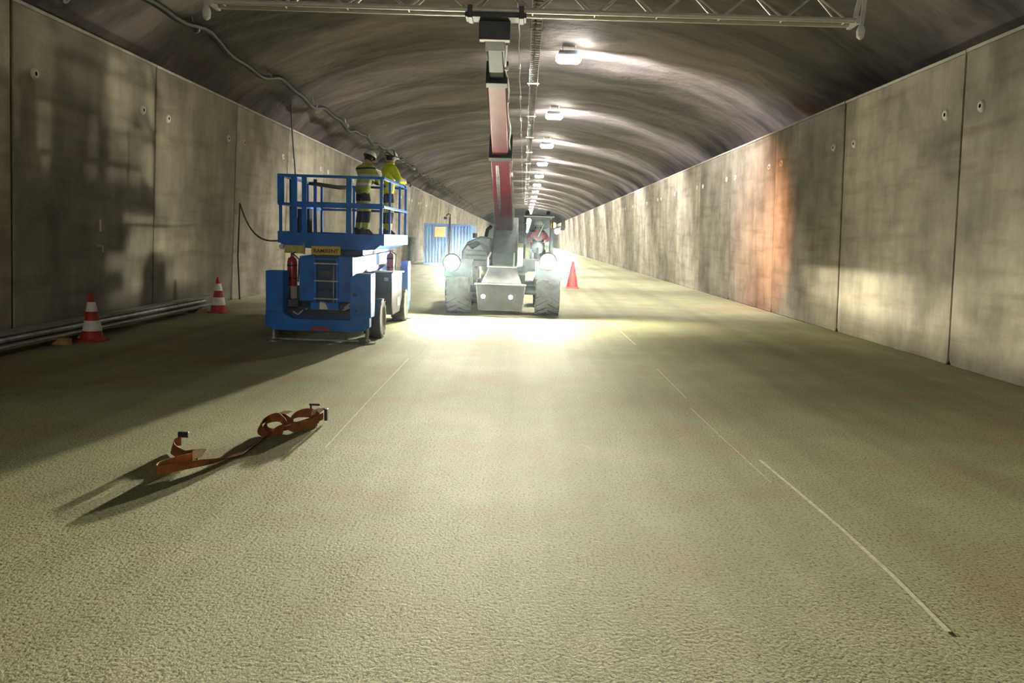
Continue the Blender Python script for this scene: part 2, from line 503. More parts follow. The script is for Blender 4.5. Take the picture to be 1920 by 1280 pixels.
def wall(side, xb, xt, start, step, k0, k1, name):
    sg = 1 if side > 0 else -1
    core = MB()
    yb = start + step * (k1 + 1)
    core.hexa([(sg * (abs(xb) + .14), Y0, -.02), (sg * (abs(xb) + .34), Y0, -.02), (sg * (abs(xb) + .34), yb, -.02), (sg * (abs(xb) + .14), yb, -.02),
               (sg * (abs(xt) + .14), Y0, WH - .1), (sg * (abs(xt) + .34), Y0, WH - .1), (sg * (abs(xt) + .34), yb, WH - .1), (sg * (abs(xt) + .14), yb, WH - .1)], 1)
    core.hexa([(xb, yb, 0), (sg * (abs(xb) + .3), yb, 0), (sg * (abs(xb) + .3), Y1, 0), (xb, Y1, 0),
               (xt, yb, WH), (sg * (abs(xt) + .3), yb, WH), (sg * (abs(xt) + .3), Y1, WH), (xt, Y1, WH)], 0)
    ya = start + step * k0
    core.hexa([(xb, Y0, 0), (sg * (abs(xb) + .3), Y0, 0), (sg * (abs(xb) + .3), ya, 0), (xb, ya, 0),
               (xt, Y0, WH), (sg * (abs(xt) + .3), Y0, WH), (sg * (abs(xt) + .3), ya, WH), (xt, ya, WH)], 0)
    wl = struct(name, core, ['panel', 'core'], 0, 'row of tall precast concrete wall panels')
    g = .022; T = .13; ch = .07
    L = step - g
    # front outline with small cut corners at the foot
    oy = [(g, ch * 1.2), (g + ch, 0), (L - ch, 0), (L, ch * 1.2), (L, WH - .045), (g, WH - .045)]

    def xf(z): return (xt - xb) * z / WH
    pm = MB()
    c = .018
    front = []
    for (y, z) in oy:
        yy = y + (c if y < L / 2 else -c); zz = z + (c if z < 1 else -c)
        front.append((xf(zz), yy, zz))
    mid = [(xf(z) + sg * c, y, z) for y, z in oy]
    back = [(xf(z) + sg * T, y, z) for y, z in oy]
    n = 6
    pm.add(front + mid + back, [tuple(range(n))] + [(i, (i + 1) % n, n + (i + 1) % n, n + i) for i in range(n)] +
           [(n + i, n + (i + 1) % n, 2 * n + (i + 1) % n, 2 * n + i) for i in range(n)] + [tuple(range(2 * n, 3 * n))])
    pme = pm.mesh('panel', 'panel', 0)
    cm = MB()
    x_ = xf(WH - .03)
    cm.hexa([(x_ - sg * .012, g, WH - .05), (x_ + sg * T, g, WH - .05), (x_ + sg * T, L, WH - .05), (x_ - sg * .012, L, WH - .05),
             (x_ - sg * .012, g, WH), (x_ + sg * T, g, WH), (x_ + sg * T, L, WH), (x_ - sg * .012, L, WH)])
    cme = cm.mesh('cap_strip', 'cap', 0)
    out = []
    for k in range(k0, k1 + 1):
        p = bpy.data.objects.new('panel', pme); col.objects.link(p); p.parent = wl
        jx = R.uniform(-.008, .008)
        p.location = (xb + jx, start + k * step, 0)
        q = bpy.data.objects.new('cap_strip', cme); col.objects.link(q); q.parent = p
        if start + k * step < 62:
            for yy in (.58, step - .56):
                so = bpy.data.objects.new('anchor_socket', SOCK); col.objects.link(so); so.parent = p
                so.rotation_euler = (0, 0, math.pi if sg > 0 else 0)
                so.location = (xf(4.25) , yy + R.uniform(-.03, .03), 4.25 + R.uniform(-.03, .03))
        out.append(p)
    return wl, out


wall_r, pan_r = wall(1, 7.37, 7.15, 13.72, 4.97, -4, 17, 'wall_right')
wall_l, pan_l = wall(-1, -7.92, -7.70, 12.27, 4.72, -4, 18, 'wall_left')

# paint marks left on the dark panel by the cones
mk = MB(); mk.box(.0, .01, 1.98, 2.04, 1.80, 2.02)
o = part('paint_mark', mk, 'chalk', pan_l[4], local=True); o.location = (.075, .55, 0)
mk = MB(); mk.box(.0, .01, 2.0, 2.22, 1.52, 1.56); mk.box(.0, .01, 2.18, 2.22, 1.42, 1.56)
o = part('paint_mark', mk, 'chalk', pan_l[4], local=True); o.location = (.065, .45, 0)


# chalk lines scribed on the road
def line(pts, wdt, lab):
    m_ = MB()
    vs = []; fs = []
    for i, (x, y) in enumerate(pts):
        vs += [(x - wdt / 2, y, .004), (x + wdt / 2, y, .004)]
        if i:
            fs.append((2 * i - 2, 2 * i - 1, 2 * i + 1, 2 * i))
    m_.add(vs, fs)
    o = part('road_marking', m_, 'chalk', None, smooth=0); o['kind'] = 'structure'; o['label'] = lab
    return o


line([(2.24, 3.9), (2.27, 4.6), (2.27, 5.4), (2.24, 6.3), (2.21, 7.1)], .030, 'long pale straight line on the road at the right foreground')
line([(2.10, 6.4), (2.06, 8.0), (2.04, 9.3)], .010, 'faint thin line beside the long pale road line')
line([(2.11, 9.9), (2.12, 12.2)], .012, 'short faint line on the road further along')
line([(2.18, 15.0), (2.15, 18.6)], .024, 'faint far line on the bright road')
line([(-1.72, 7.0), (-1.735, 9.2), (-1.74, 12.4)], .009, 'thin pale line on the road by the crumpled strap')

# ------------------------------------------------------------------ lamps under the crown
LAMPS = [26.1 + 12.0 * i for i in range(24)] + [-33.9, -45.9, -57.9]     # the stretch over the work area is unlit, unseen lamps are added behind the camera as fill
lampmesh = {}
mb = MB(); mb.prism([(-.36, .08), (.36, .08), (.30, .22), (-.30, .22)], 1, -.26, .26); lampmesh['housing'] = mb.mesh('housing', 'dark')
mb = MB(); mb.prism([(-.30, -.08), (.30, -.08), (.39, .0), (.39, .085), (-.39, .085), (-.39, .0)], 1, -.28, .28); lampmesh['lens'] = mb.mesh('lens', 'lamp')
mb = MB(); mb.tube([(-.2, 0, .22), (-.2, 0, .62)], .015, 6); lampmesh['hanger'] = mb.mesh('hanger', 'galv')
for i, y in enumerate(LAMPS):
    nth = ['nearest', 'second nearest', 'third nearest', 'fourth nearest', 'fifth nearest', 'sixth nearest', 'seventh nearest', 'eighth nearest', 'ninth nearest', 'tenth nearest']
    lab = 'lit white flood lamp under the vault, %s in view' % nth[i] if i < 10 else \
        'tiny lit flood lamp in the far merging run under the vault' if y > 0 else 'unseen flood lamp added behind the camera as fill light'
    t = thing('tunnel_lamp', lab, 'lamp', (1.22, y, 7.55), 'lit lamps hanging in a row under the vault')
    for nm, me in lampmesh.items():
        o = bpy.data.objects.new(nm, me); col.objects.link(o); o.parent = t
        if nm == 'hanger':
            o2 = cp(o, t, (.4, 0, 0))
    if i < 7:      # light spilling up onto the crown beside the housing
        ld = bpy.data.lights.new('spill_light', 'POINT'); ld.energy = 45; ld.color = (1, .96, .86); ld.shadow_soft_size = .12
        lo = bpy.data.objects.new('spill_light', ld); col.objects.link(lo); lo.parent = t; lo.location = (.42, -.34, .12)
    if i < 12 or y < 0:
        ld = bpy.data.lights.new('lamp_light', 'SPOT'); ld.energy = TUNNEL_W * (1 if 0 <= y < 130 else .7 if y < 0 else 1.3); ld.color = (1, .96, .9); ld.shadow_soft_size = .22
        ld.spot_size = math.radians(178); ld.spot_blend = .35
        lo = bpy.data.objects.new('lamp_light', ld); col.objects.link(lo); lo.parent = t; lo.location = (.5, .2, -.04); lo.rotation_euler = (math.radians(40), 0, math.radians(0))

# ------------------------------------------------------------------ cable ladder along the crown
t = thing('cable_ladder', 'galvanised cable ladder hung along the middle of the vault', 'cable ladder', (.16, 14, 7.65))
for s in (-1, 1):
    mb = MB(); mb.box(.16 + s * .14 - .012, .16 + s * .14 + .012, 12, 140, 7.60, 7.68); part('side_rail', mb, 'galv', t)
mb = MB()
for k in range(340):
    y = 12.2 + k * .30
    mb.box(.03, .29, y, y + .035, 7.615, 7.64)
o = part('rungs', mb, 'galv', t, smooth=0); o['kind'] = 'stuff'
for k in range(16):
    y = 14.6 + 7.9 * k if k else 14.6
    mb = MB(); mb.box(-.06, .38, y, y + .05, 7.56, 7.60)
    for x in (-.0, .32):
        mb.tube([(x, y + .025, 7.5), (x, y + .025, 8.1)], .012, 6)
    part('hanger_bracket', mb, 'galv', t)
mb = MB(); mb.tube([(.12, 12 + i * 2.0, 7.66 + .02 * math.sin(i * 1.7)) for i in range(55)], .03, 6); part('cable', mb, 'hose', t)

mb = MB()
pts = [(-.33 + .02 * math.sin(i * 2.1), 13 + i * 1.5, 7.62 - .06 * abs(math.sin(i * .9))) for i in range(70)]
mb.tube(pts, .014, 6)
t2 = thing('lighting_wire', 'thin wire with clips running beside the cable ladder', 'wire', (-.33, 13, 7.7))
part('wire', mb, 'galv', t2)
for k in range(9):
    mb = MB(); y = 22 + k * 6.1
    mb.box(-.37, -.29, y, y + .1, 7.64, 7.78); mb.tube([(-.33, y + .05, 7.7), (-.33, y + .05, 7.8)], .01, 5)
    part('clip', mb, 'white', t2)

# ------------------------------------------------------------------ heavy cable hung along the left haunch
pts = []
for i in range(260):
    y = 11 + i * .5
    sag = .13 * math.sin(y * 1.05) * math.exp(-((y - 20) / 40) ** 2) + .07 * math.sin(y * 2.3 + 1) + .05 * math.sin(y * .5)
    pts.append((-7.55 + .03 * math.sin(y * .8), y, 6.36 + sag * .8))
t = thing('ventilation_cable', 'thick dark wavy cable hung along the vault above the left wall', 'cable', (-7.55, 14, 6.36))
mb = MB(); mb.tube(pts, .075, 8); part('sheath', mb, 'hose', t)
for k in range(10):
    y = 13.5 + k * 5.2
    mb = MB(); mb.tube([(-7.58, y, 6.3), (-7.66, y, 6.75)], .012, 6); mb.lathe([(.085, -.03), (.085, .03)], (-7.55, y, 6.36), 1, 10)
    part('hanger', mb, 'steel', t)

# bolt in the vault
mb = MB(); mb.lathe([(.0, .05), (.03, .05), (.03, .02), (.09, .015), (.10, 0)], (0, 0, 0), 0, 12)
o = part('rock_bolt', mb, 'steel', None); o.location = (-8.62, 15.4, 6.05); o.rotation_euler = (0, math.radians(40), 0)
tag(o, 'small bolt plate in the dark vault above the near left panel', 'bolt')

# thin wire hanging over the left wall and the lead that feeds the lift
mb = MB(); mb.tube([(-7.60, 26.3, 5.95), (-7.58, 26.3, 5.3), (-7.52, 26.25, 4.6), (-7.50, 26.4, 3.8), (-7.56, 26.5, 2.6), (-7.6, 26.5, .6), (-7.5, 26.3, .03)], .022, 6)
tag(part('hanging_wire', mb, 'hose'), 'thin dark wire hanging down the left wall behind the platform', 'wire')
pts = []
A = Vector((-7.66, 21.7, 2.62)); B = Vector((-4.66, 15.6, 1.74))
for i in range(17):
    q = i / 16; p = A.lerp(B, q); p.z -= .55 * 4 * q * (1 - q) * (1 - .5 * q); pts.append(p)
pts = [(-7.70, 21.72, .02), (-7.74, 21.72, 1.2)] + pts
mb = MB(); mb.tube(pts, .02, 6)
tag(part('power_lead', mb, 'hose'), 'thin reddish dark lead drooping from the wall joint to the blue lift', 'cable')

# ------------------------------------------------------------------ lattice truss held on the boom
TY, TZ, TX0, TX1 = 13.75, 5.60, -5.24, 5.28
t = thing('lattice_truss', 'long pale aluminium lattice truss held across the tunnel at the top', 'truss', (0, TY, TZ))
for dy in (-.14, .14):
    mb = MB(); mb.tube([(TX0, TY + dy, TZ), (TX1, TY + dy, TZ)], .042, 10); part('lower_chord', mb, 'alu', t)
mb = MB(); mb.tube([(TX0, TY, TZ + .42), (TX1, TY, TZ + .42)], .042, 10); part('upper_chord', mb, 'alu', t)
nb = 10; stp = (TX1 - TX0 - .3) / nb
for k in range(nb):
    xa = TX0 + .15 + k * stp
    for dy in (-.14, .14):
        for a, b_ in ((xa + .04, xa + stp / 2 - .03), (xa + stp - .04, xa + stp / 2 + .03)):
            mb = MB(); mb.tube([(a, TY + dy, TZ + .02), (b_, TY + dy * .15, TZ + .40)], .018, 6); part('diagonal', mb, 'alu', t)
for x in [TX0 + .15 + k * stp for k in range(nb + 1)]:
    mb = MB(); mb.tube([(x, TY - .14, TZ), (x, TY + .14, TZ)], .016, 6); part('cross_strut', mb, 'alu', t)
for x, s in ((TX0, -1), (TX1, 1)):
    mb = MB()
    mb.bar((x, TY, TZ - .02), (x + s * .10, TY, TZ + .50), .07, .05)
    mb.bar((x + s * .13, TY, TZ - .16), (x + s * .16, TY, TZ + .50), .06, .05)
    mb.box(x - .03, x + .03, TY - .2, TY + .2, TZ - .06, TZ + .06)
    part('end_bracket', mb, 'alu', t)
    mb = MB(); mb.lathe([(.02, -.20), (.06, -.16), (.07, -.06), (.05, 0), (.02, .05)], (x + s * .13, TY, TZ - .06), 2, 12); part('end_pin', mb, 'white', t)


# ------------------------------------------------------------------ traffic cones
def cone(loc, hgt, mats, lab, nm='traffic_cone', grp=None):
    t = thing(nm, lab, 'traffic cone', loc, grp)
    x, y, z = loc
    rb, rt = hgt * .225, hgt * .035

    def rr(q): return rb + (rt - rb) * q
    mb = MB(); k = hgt * .255
    mb.prism([(x + a * k, y + b_ * k) for a, b_ in ((-1, -.8), (-.8, -1), (.8, -1), (1, -.8), (1, .8), (.8, 1), (-.8, 1), (-1, .8))], 2, z, z + .035)
    part('base', mb, mats[0], t, bevel=.006)
    mb = MB(); mb.lathe([(rr(0) * 1.05, .035), (rr(.05), .05), (rr(.97), hgt * .97), (rr(1) * .6, hgt), (0, hgt)], loc, 2, 24); part('body', mb, mats[0], t)
    for a, b_ in ((.22, .44), (.62, .82)):
        mb = MB(); mb.lathe([(rr(a) - .002, hgt * a), (rr(a) + .006, hgt * a + .004), (rr(b_) + .006, hgt * b_ - .004), (rr(b_) - .002, hgt * b_)], loc, 2, 24)
        part('reflective_sleeve', mb, mats[1], t, label='white reflective sleeve')
    return t


cone((-7.12, 13.12, 0), .80, ('conered', 'conewhite'), 'red and white traffic cone beside the wood blocks, nearest to the camera', grp='red and white cones along the left wall')
cone((-6.98, 18.3, 0), .82, ('conered', 'conewhite'), 'red and white traffic cone at the end of the steel beam, nearer the lift', grp='red and white cones along the left wall')
cone((2.02, 32.4, 0), 1.08, ('farcone', 'farcone'), 'plain bright red cone on the road behind the machine on its right')

# ------------------------------------------------------------------ steel beam along the foot of the left wall
t = thing('steel_beam', 'long grey steel channel beam lying along the foot of the left wall', 'beam', (-7.5, 13, .10))
mb = MB()
prf = [(-7.64, .10), (-7.36, .10), (-7.34, .14), (-7.36, .16), (-7.60, .155), (-7.61, .28), (-7.44, .285), (-7.43, .33), (-7.62, .335), (-7.65, .31)]
mb.prism(prf, 1, 6.0, 19.1); part('channel', mb, 'galv', t)
mb = MB(); mb.tube([(-7.48, 6.0, .225), (-7.48, 18.7, .225)], .05, 10); part('pipe', mb, 'steel', t)
for k, y in enumerate((9.0, 13.2, 18.2)):
    mb = MB(); mb.box(-7.70, -7.36 if k != 1 else -7.38, y, y + .10, 0, .10)
    tag(part('support_block', mb, 'wood', bevel=.004), ['timber support under the outermost end of the steel beam', 'timber support under the middle of the steel beam behind the near cone', 'timber support under the steel beam end by the far cone'][k], 'wood block')
for k, (x, y, a, L_) in enumerate(((-7.55, 12.62, .08, .22), (-7.32, 12.60, -.12, .22))):
    mb = MB(); mb.box(-L_ / 2, L_ / 2, -.07, .07, 0, .11)
    o = part('wood_block', mb, 'wood', bevel=.005); o.location = (x, y, 0); o.rotation_euler = (0, 0, a)
    tag(o, ['short sawn wood block further from the near cone', 'short sawn wood block touching the near cone side'][k], 'wood block', 'wood blocks by the near cone')


# ------------------------------------------------------------------ wheels
def wheel(parent, c, rad, wid, lugs, mat_rim, side=1):
    """tyre about the x axis with chevron lugs, rim as its sub-part"""
    cx, cy, cz = c; hw = wid / 2
    mb = MB()
    mb.lathe([(rad * .52, -hw * .86), (rad * .62, -hw), (rad * .86, -hw * 1.02), (rad * .95, -hw * .9), (rad * .965, -hw * .5), (rad * .965, hw * .5), (rad * .95, hw * .9),
              (rad * .86, hw * 1.02), (rad * .62, hw), (rad * .52, hw * .86)], c, 0, 36)
    for k in range(lugs):
        for s in (-1, 1):
            a0 = 2 * math.pi * (k + (.5 if s > 0 else 0)) / lugs
            ps = []
            for rr in (rad * .93, rad):
                for (x, da) in ((s * hw * .05, 0), (s * hw * 1.0, .30), (s * hw * 1.0, .30 + 2.2 / lugs), (s * hw * .05, 2.4 / lugs)):
                    a = a0 + da
                    ps.append((cx + x, cy + rr * math.cos(a), cz + rr * math.sin(a)))
            mb.hexa(ps)
    ty = part('tyre', mb, 'rubber', parent, smooth=30)
    mb = MB()
    mb.lathe([(0, hw * .55), (rad * .16, hw * .55), (rad * .18, hw * .4), (rad * .40, hw * .3), (rad * .5, hw * .7), (rad * .55, hw * .86), (rad * .55, hw * .6), (rad * .45, -hw * .5), (0, -hw * .5)] if side > 0 else
             [(0, -hw * .55), (rad * .16, -hw * .55), (rad * .18, -hw * .4), (rad * .40, -hw * .3), (rad * .5, -hw * .7), (rad * .55, -hw * .86), (rad * .55, -hw * .6), (rad * .45, hw * .5), (0, hw * .5)], c, 0, 28)
    for k in range(8):
        a = 2 * math.pi * k / 8
        x = cx + side * hw * .34
        mb.tube([(x, cy + rad * .3 * math.cos(a), cz + rad * .3 * math.sin(a)), (x + side * .03, cy + rad * .3 * math.cos(a), cz + rad * .3 * math.sin(a))], .014, 6)
    rm = bpy.data.objects.new('rim', mb.mesh('rim', mat_rim, 35, parent.location)); col.objects.link(rm); rm.parent = ty
    return ty


# ------------------------------------------------------------------ the blue scissor lift
LT = thing('scissor_lift', 'blue scissor lift with railed platform parked at the left', 'scissor lift', (-3.55, 16.2, 0))


def L_(name, mb, mat, bevel=.006, parent=LT, smooth=35, label=None):
    return part(name, mb, mat, parent, bevel=bevel, smooth=smooth, label=label)


mb = MB(); mb.box(-4.22, -2.88, 14.1, 18.5, .36, .60); L_('chassis', mb, 'navy')
mb = MB(); mb.prism([(-4.46, .28), (-4.30, .20), (-2.80, .20), (-2.64, .29), (-2.64, .52), (-2.95, .50), (-2.99, .41), (-3.98, .41), (-4.14, .50), (-4.46, .54)], 1, 13.84, 14.02)
fb = L_('front_beam', mb, 'blue', .01)
mb = MB(); mb.box(-3.66, -3.34, 13.832, 13.842, .215, .275); L_('reflector_strip', mb, 'redrefl', 0, fb)
mb = MB(); mb.box(-4.46, -4.16, 13.86, 14.24, .46, 1.23); L_('outrigger_housing', mb, 'blue', .012)
mb = MB(); mb.prism([(-2.99, .46), (-2.62, .46), (-2.62, 1.23), (-2.88, 1.23), (-2.99, 1.14)], 1, 13.86, 14.24); rh = L_('outrigger_housing', mb, 'blue', .012)
mb = MB(); mb.tube([(-2.90, 13.86, .86), (-2.90, 13.845, .86)], .035, 10); mb.tube([(-2.88, 13.86, .58), (-2.88, 13.845, .58)], .02, 8); L_('hose_port', mb, 'black', 0, rh)
for (x, y, zt) in ((-4.35, 13.95, .5), (-2.70, 13.95, .5), (-2.69, 18.42, .5), (-4.40, 18.42, .5)):
    mb = MB(); mb.tube([(x, y, .03), (x, y, zt)], .03, 12); j = L_('jack_leg', mb, 'steel', 0)
    mb = MB(); mb.lathe([(.15, 0), (.15, .022), (.06, .035), (.05, .075), (0, .08)], (x, y, 0), 2, 20); L_('foot_pad', mb, 'steel', 0, j)
mb = MB(); mb.box(-4.30, -2.86, 13.97, 14.03, .015, .05); L_('cross_spreader', mb, 'steel', .004)
# lower deck between the outriggers with its clutter
mb = MB(); mb.box(-4.15, -2.95, 14.02, 14.5, .50, .56); L_('lower_deck', mb, 'black')
mb = MB(); mb.box(-3.72, -3.22, 14.02, 14.12, .56, .69); st = L_('step', mb, 'blue')
mb = MB(); mb.tube([(-3.12, 14.05, .60), (-3.05, 14.04, .66), (-2.98, 14.03, .72), (-2.96, 14.0, .80)], .018, 8); mb.tube([(-3.15, 14.05, .56), (-3.04, 14.03, .62), (-2.93, 14.0, .60)], .016, 8)
L_('hydraulic_hose', mb, 'palehose', 0)
mb = MB(); mb.tube([(-4.02, 14.0, .52), (-3.93, 13.98, .47), (-3.86, 14.03, .54), (-3.78, 14.05, .57)], .014, 8); L_('hydraulic_hose', mb, 'palehose', 0)
mb = MB(); mb.lathe([(.0, -.12), (.09, -.12), (.10, -.08), (.10, .08), (.07, .12), (0, .12)], (-3.07, 14.16, .60), 0, 16); L_('pump', mb, 'dark', 0)
mb = MB(); mb.box(-4.14, -3.96, 14.1, 14.4, .56, .72); L_('valve_block', mb, 'dark')
# scissor stack, ladder in front
for x0, x1 in ((-3.95, -3.67), (-3.26, -3.00)):
    mb = MB(); mb.prism([(x0, .70), (x1, .70), (x1, 1.50), (x0, 1.50)] if x0 > -3.5 else [(x0, .70), (x1, .70), (x1, 1.50), (x0 + .06, 1.50), (x0, 1.46)], 1, 14.14, 14.24); L_('arm_plate', mb, 'blue', .008)
mb = MB(); mb.box(-3.67, -3.26, 14.22, 14.30, .62, 1.50); L_('ladder_recess', mb, 'navy')
for x in (-3.66, -3.27):
    mb = MB(); mb.box(x - .02, x + .02, 14.10, 14.15, .60, 1.46); L_('ladder_rail', mb, 'blue')
for z in (.74, 1.055, 1.36, 1.44):
    mb = MB(); mb.box(-3.68, -3.25, 14.085, 14.12, z, z + .025); L_('ladder_rung', mb, 'galv' if z < 1.4 else 'blue', .004)
mb = MB(); mb.tube([(-3.62, 14.19, .90), (-3.5, 14.17, .93), (-3.4, 14.17, .91), (-3.31, 14.19, .86)], .02, 8); mb.box(-3.6, -3.36, 14.17, 14.22, 1.16, 1.24); L_('cable_chain', mb, 'dark', 0)
mb = MB(); mb.box(-3.345, -3.33, 14.13, 14.145, .66, 1.34); L_('grab_wire', mb, 'steel', 0)
for s, x0 in ((1, -3.02), (-1, -3.93)):
    mb = MB(); mb.prism([(14.20, 1.49), (14.20, 1.07), (14.45, 1.10), (15.35, 1.27), (18.1, 1.31), (18.2, 1.54)], 0, x0 - .03, x0 + .03); L_('scissor_arm', mb, 'blue', .008)
    mb = MB(); mb.prism([(14.4, .66), (14.4, .82), (18.1, 1.24), (18.2, 1.06)], 0, x0 - s * .10 - .03, x0 - s * .10 + .03); L_('scissor_arm', mb, 'blue', .008)
    mb = MB(); mb.prism([(14.5, .98), (14.5, 1.12), (18.1, .78), (18.1, .64)], 0, x0 - s * .18 - .03, x0 - s * .18 + .03); L_('scissor_arm', mb, 'navy', .008)
for y, z in ((14.5, 1.3), (16.3, 1.05), (18.0, 1.4)):
    mb = MB(); mb.tube([(-3.95, y, z), (-3.0, y, z)], .035, 12); L_('pivot_pin', mb, 'steel', 0)
mb = MB(); mb.box(-3.76, -3.16, 14.5, 18.0, .60, 1.5); L_('stack_light_block', mb, 'navy')  # solid box added inside the arm stack to block headlamp light
mb = MB(); mb.box(-3.9, -3.05, 15.3, 18.1, 1.50, 1.62); L_('platform_subframe', mb, 'navy')
# wheels
for (x, y, s) in ((-2.72, 14.80, 1), (-2.74, 17.92, 1), (-4.38, 14.80, -1), (-4.36, 17.92, -1)):
    wheel(LT, (x, y, .37), .37, .30, 16, 'rim', s)
for y in (14.80, 17.92):
    mb = MB(); mb.tube([(-4.3, y, .37), (-2.8, y, .37)], .06, 12); L_('axle', mb, 'dark', 0)
# engine and tank boxes
mb = MB(); mb.prism([(16.22, .50), (16.36, .28), (17.25, .28), (17.55, .55), (17.55, 1.10), (16.22, 1.14)], 0, -3.02, -2.64); eb = L_('engine_box', mb, 'engine', .012)
mb = MB(); mb.prism([(16.18, 1.15), (17.6, 1.105), (17.6, 1.135), (16.18, 1.18)], 0, -3.05, -2.60); L_('lid', mb, 'white', .006, eb)
mb = MB(); mb.box(-2.642, -2.632, 16.34, 16.78, .76, 1.02); L_('warning_sticker', mb, 'yellow', 0, eb, label='yellow sticker')
mb = MB(); mb.box(-2.642, -2.632, 16.92, 17.22, .42, .60); L_('data_label', mb, 'white', 0, eb, label='white label')
mb = MB(); mb.box(-2.80, -2.72, 16.214, 16.222, .98, 1.05); L_('vent', mb, 'galv', 0, eb)
mb = MB(); mb.box(-4.45, -4.10, 16.2, 17.5, .30, 1.1); L_('tank_box', mb, 'engine', .012)
# rear outriggers
for x0, x1 in ((-2.78, -2.60), (-4.48, -4.3)):
    mb = MB(); mb.prism([(18.18, .40), (18.62, .40), (18.62, 1.22), (18.52, 1.33), (18.30, 1.33), (18.18, 1.2)], 0, x0, x1); L_('outrigger_housing', mb, 'blue', .015)
mb = MB(); mb.box(-4.46, -2.62, 18.5, 18.62, .2, .5); L_('rear_beam', mb, 'blue', .01)
# platform
PX0, PX1, PY0, PY1, PZ = -4.62, -2.66, 15.18, 18.28, 1.88
mb = MB(); mb.box(PX0 + .02, PX1 - .02, PY0 + .02, PY1 - .02, 1.80, PZ); dk = L_('deck', mb, 'dark', .004)
mb = MB(); mb.prism([(PX0, 1.90), (PX0, 1.74), (PX0 + .09, 1.62), (-3.05, 1.60), (-2.80, 1.62), (PX1, 1.74), (PX1, 1.90)], 1, PY0 - .03, PY0 + .03); L_('front_skirt', mb, 'blue', .008)
mb = MB(); mb.box(PX1 - .03, PX1 + .03, PY0, PY1, 1.70, 1.92); sk = L_('side_skirt', mb, 'blue', .008)
mb = MB(); mb.box(PX1 + .03, PX1 + .036, 15.9, 16.6, 1.745, 1.88); L_('side_sticker', mb, 'orange', 0, sk, label='small orange sticker')
mb = MB(); mb.box(PX0 - .03, PX0 + .03, PY0, PY1, 1.70, 1.92); L_('side_skirt', mb, 'blue', .008)
mb = MB(); mb.box(PX0, PX1, PY1 - .03, PY1 + .03, 1.70, 1.92); L_('rear_skirt', mb, 'blue', .008)
mb = MB(); mb.prism([(-2.70, 1.70), (-2.98, 1.60), (-2.98, 1.64), (-2.70, 1.76)], 1, PY0, PY1); L_('under_brace', mb, 'blue', .006)
RT, RM = 2.955, 2.43


def rail(name, a, b, wx, wz, mat='blue'):
    mb = MB(); mb.bar(a, b, wx, wz); L_(name, mb, mat, .006)


for y, ps in ((PY0, ((PX0 + .03, .05), (-4.33, .11), (-4.14, .09), (-3.30, .10), (PX1 - .03, .055))), (PY1, ((PX0 + .03, .05), (-3.95, .05), (-3.86, .05), (-3.74, .04), (-3.2, .05), (PX1 - .03, .05)))):
    for x, wdt in ps:
        rail('rail_post', (x, y, 1.88), (x, y, RT), wdt, .05)
    rail('top_rail', (PX0, y, RT), (PX1, y, RT), .045, .05)
    rail('mid_rail', (PX0 + .3 if y == PY0 else PX0, y, RM), (PX1, y, RM), .04, .10 if y == PY0 else .05)
rail('mid_rail', (PX0, PY0, RM), (-4.33, PY0, RM), .04, .045)
for x in (PX0, PX1):
    for y in (15.95, 17.2):
        rail('rail_post', (x, y, 1.88), (x, y, RT), .045, .045)
    rail('top_rail', (x, PY0, RT), (x, PY1, RT), .045, .05)
    rail('mid_rail', (x, PY0, RM), (x, PY1, RM), .045, .055)
mb = MB(); mb.box(PX0 - .02, PX0 + .11, PY0 - .035, PY0 - .025, RM, RT + .02); L_('corner_plate', mb, 'blue', 0)
# gate posts, control box and telescoping tubes at the left front
for k, x in enumerate((-4.42, -4.24, -4.06)):
    mb = MB(); mb.tube([(x, PY0 + .28 + .1 * k, 1.88), (x, PY0 + .28 + .1 * k, RT - .03)], .035, 10); L_('gate_tube', mb, 'blue', 0)
mb = MB(); mb.bar((-4.10, PY0 + .35, 2.84), (-3.62, PY0 + .9, 2.80), .20, .06); L_('control_panel', mb, 'dark', .01)
mb = MB(); mb.box(-4.40, -4.10, PY0 + .2, PY0 + .42, 1.9, 2.35); L_('gate_box', mb, 'navy', .01)
# plates under the platform
mb = MB(); mb.box(-4.50, -4.14, 15.125, 15.14, 1.51, 1.66); L_('plate', mb, 'lime', .004, label='blank faded yellow plate')
mb = MB(); mb.box(-4.16, -4.12, 15.13, 15.17, 1.5, 1.7); L_('plate_bracket', mb, 'steel', 0)
mb = MB(); mb.lathe([(0, -.05), (.045, -.04), (.05, 0), (.04, .05), (0, .05)], (-4.56, 15.15, 1.63), 1, 14); L_('corner_lamp', mb, 'white', 0)
mb = MB(); mb.box(-3.99, -3.44, 15.105, 15.12, 1.475, 1.66); sp = L_('sign_plate', mb, 'yellow', .004, label='yellow name plate with dark capitals')
fc = bpy.data.curves.new('lettering', 'FONT'); fc.body = 'RAMIRENT'; fc.align_x = 'CENTER'; fc.align_y = 'CENTER'; fc.size = .098; fc.extrude = .001; fc.offset = .0025
fo = bpy.data.objects.new('tmp', fc); col.objects.link(fo)
dg = bpy.context.evaluated_depsgraph_get()
tm = bpy.data.meshes.new_from_object(fo.evaluated_get(dg)); tm.name = 'lettering'
bpy.data.objects.remove(fo)
tm.materials.clear(); tm.materials.append(M['print'])
lo = bpy.data.objects.new('lettering', tm); col.objects.link(lo); lo.parent = sp
lo.location = (-3.715 + 3.55, 15.103 - 16.2, 1.567); lo.rotation_euler = (math.pi / 2, 0, 0)
mb = MB(); mb.box(-4.30, -4.07, 14.42, 14.66, .56, .94); L_('extinguisher_stand', mb, 'concblock', .01)

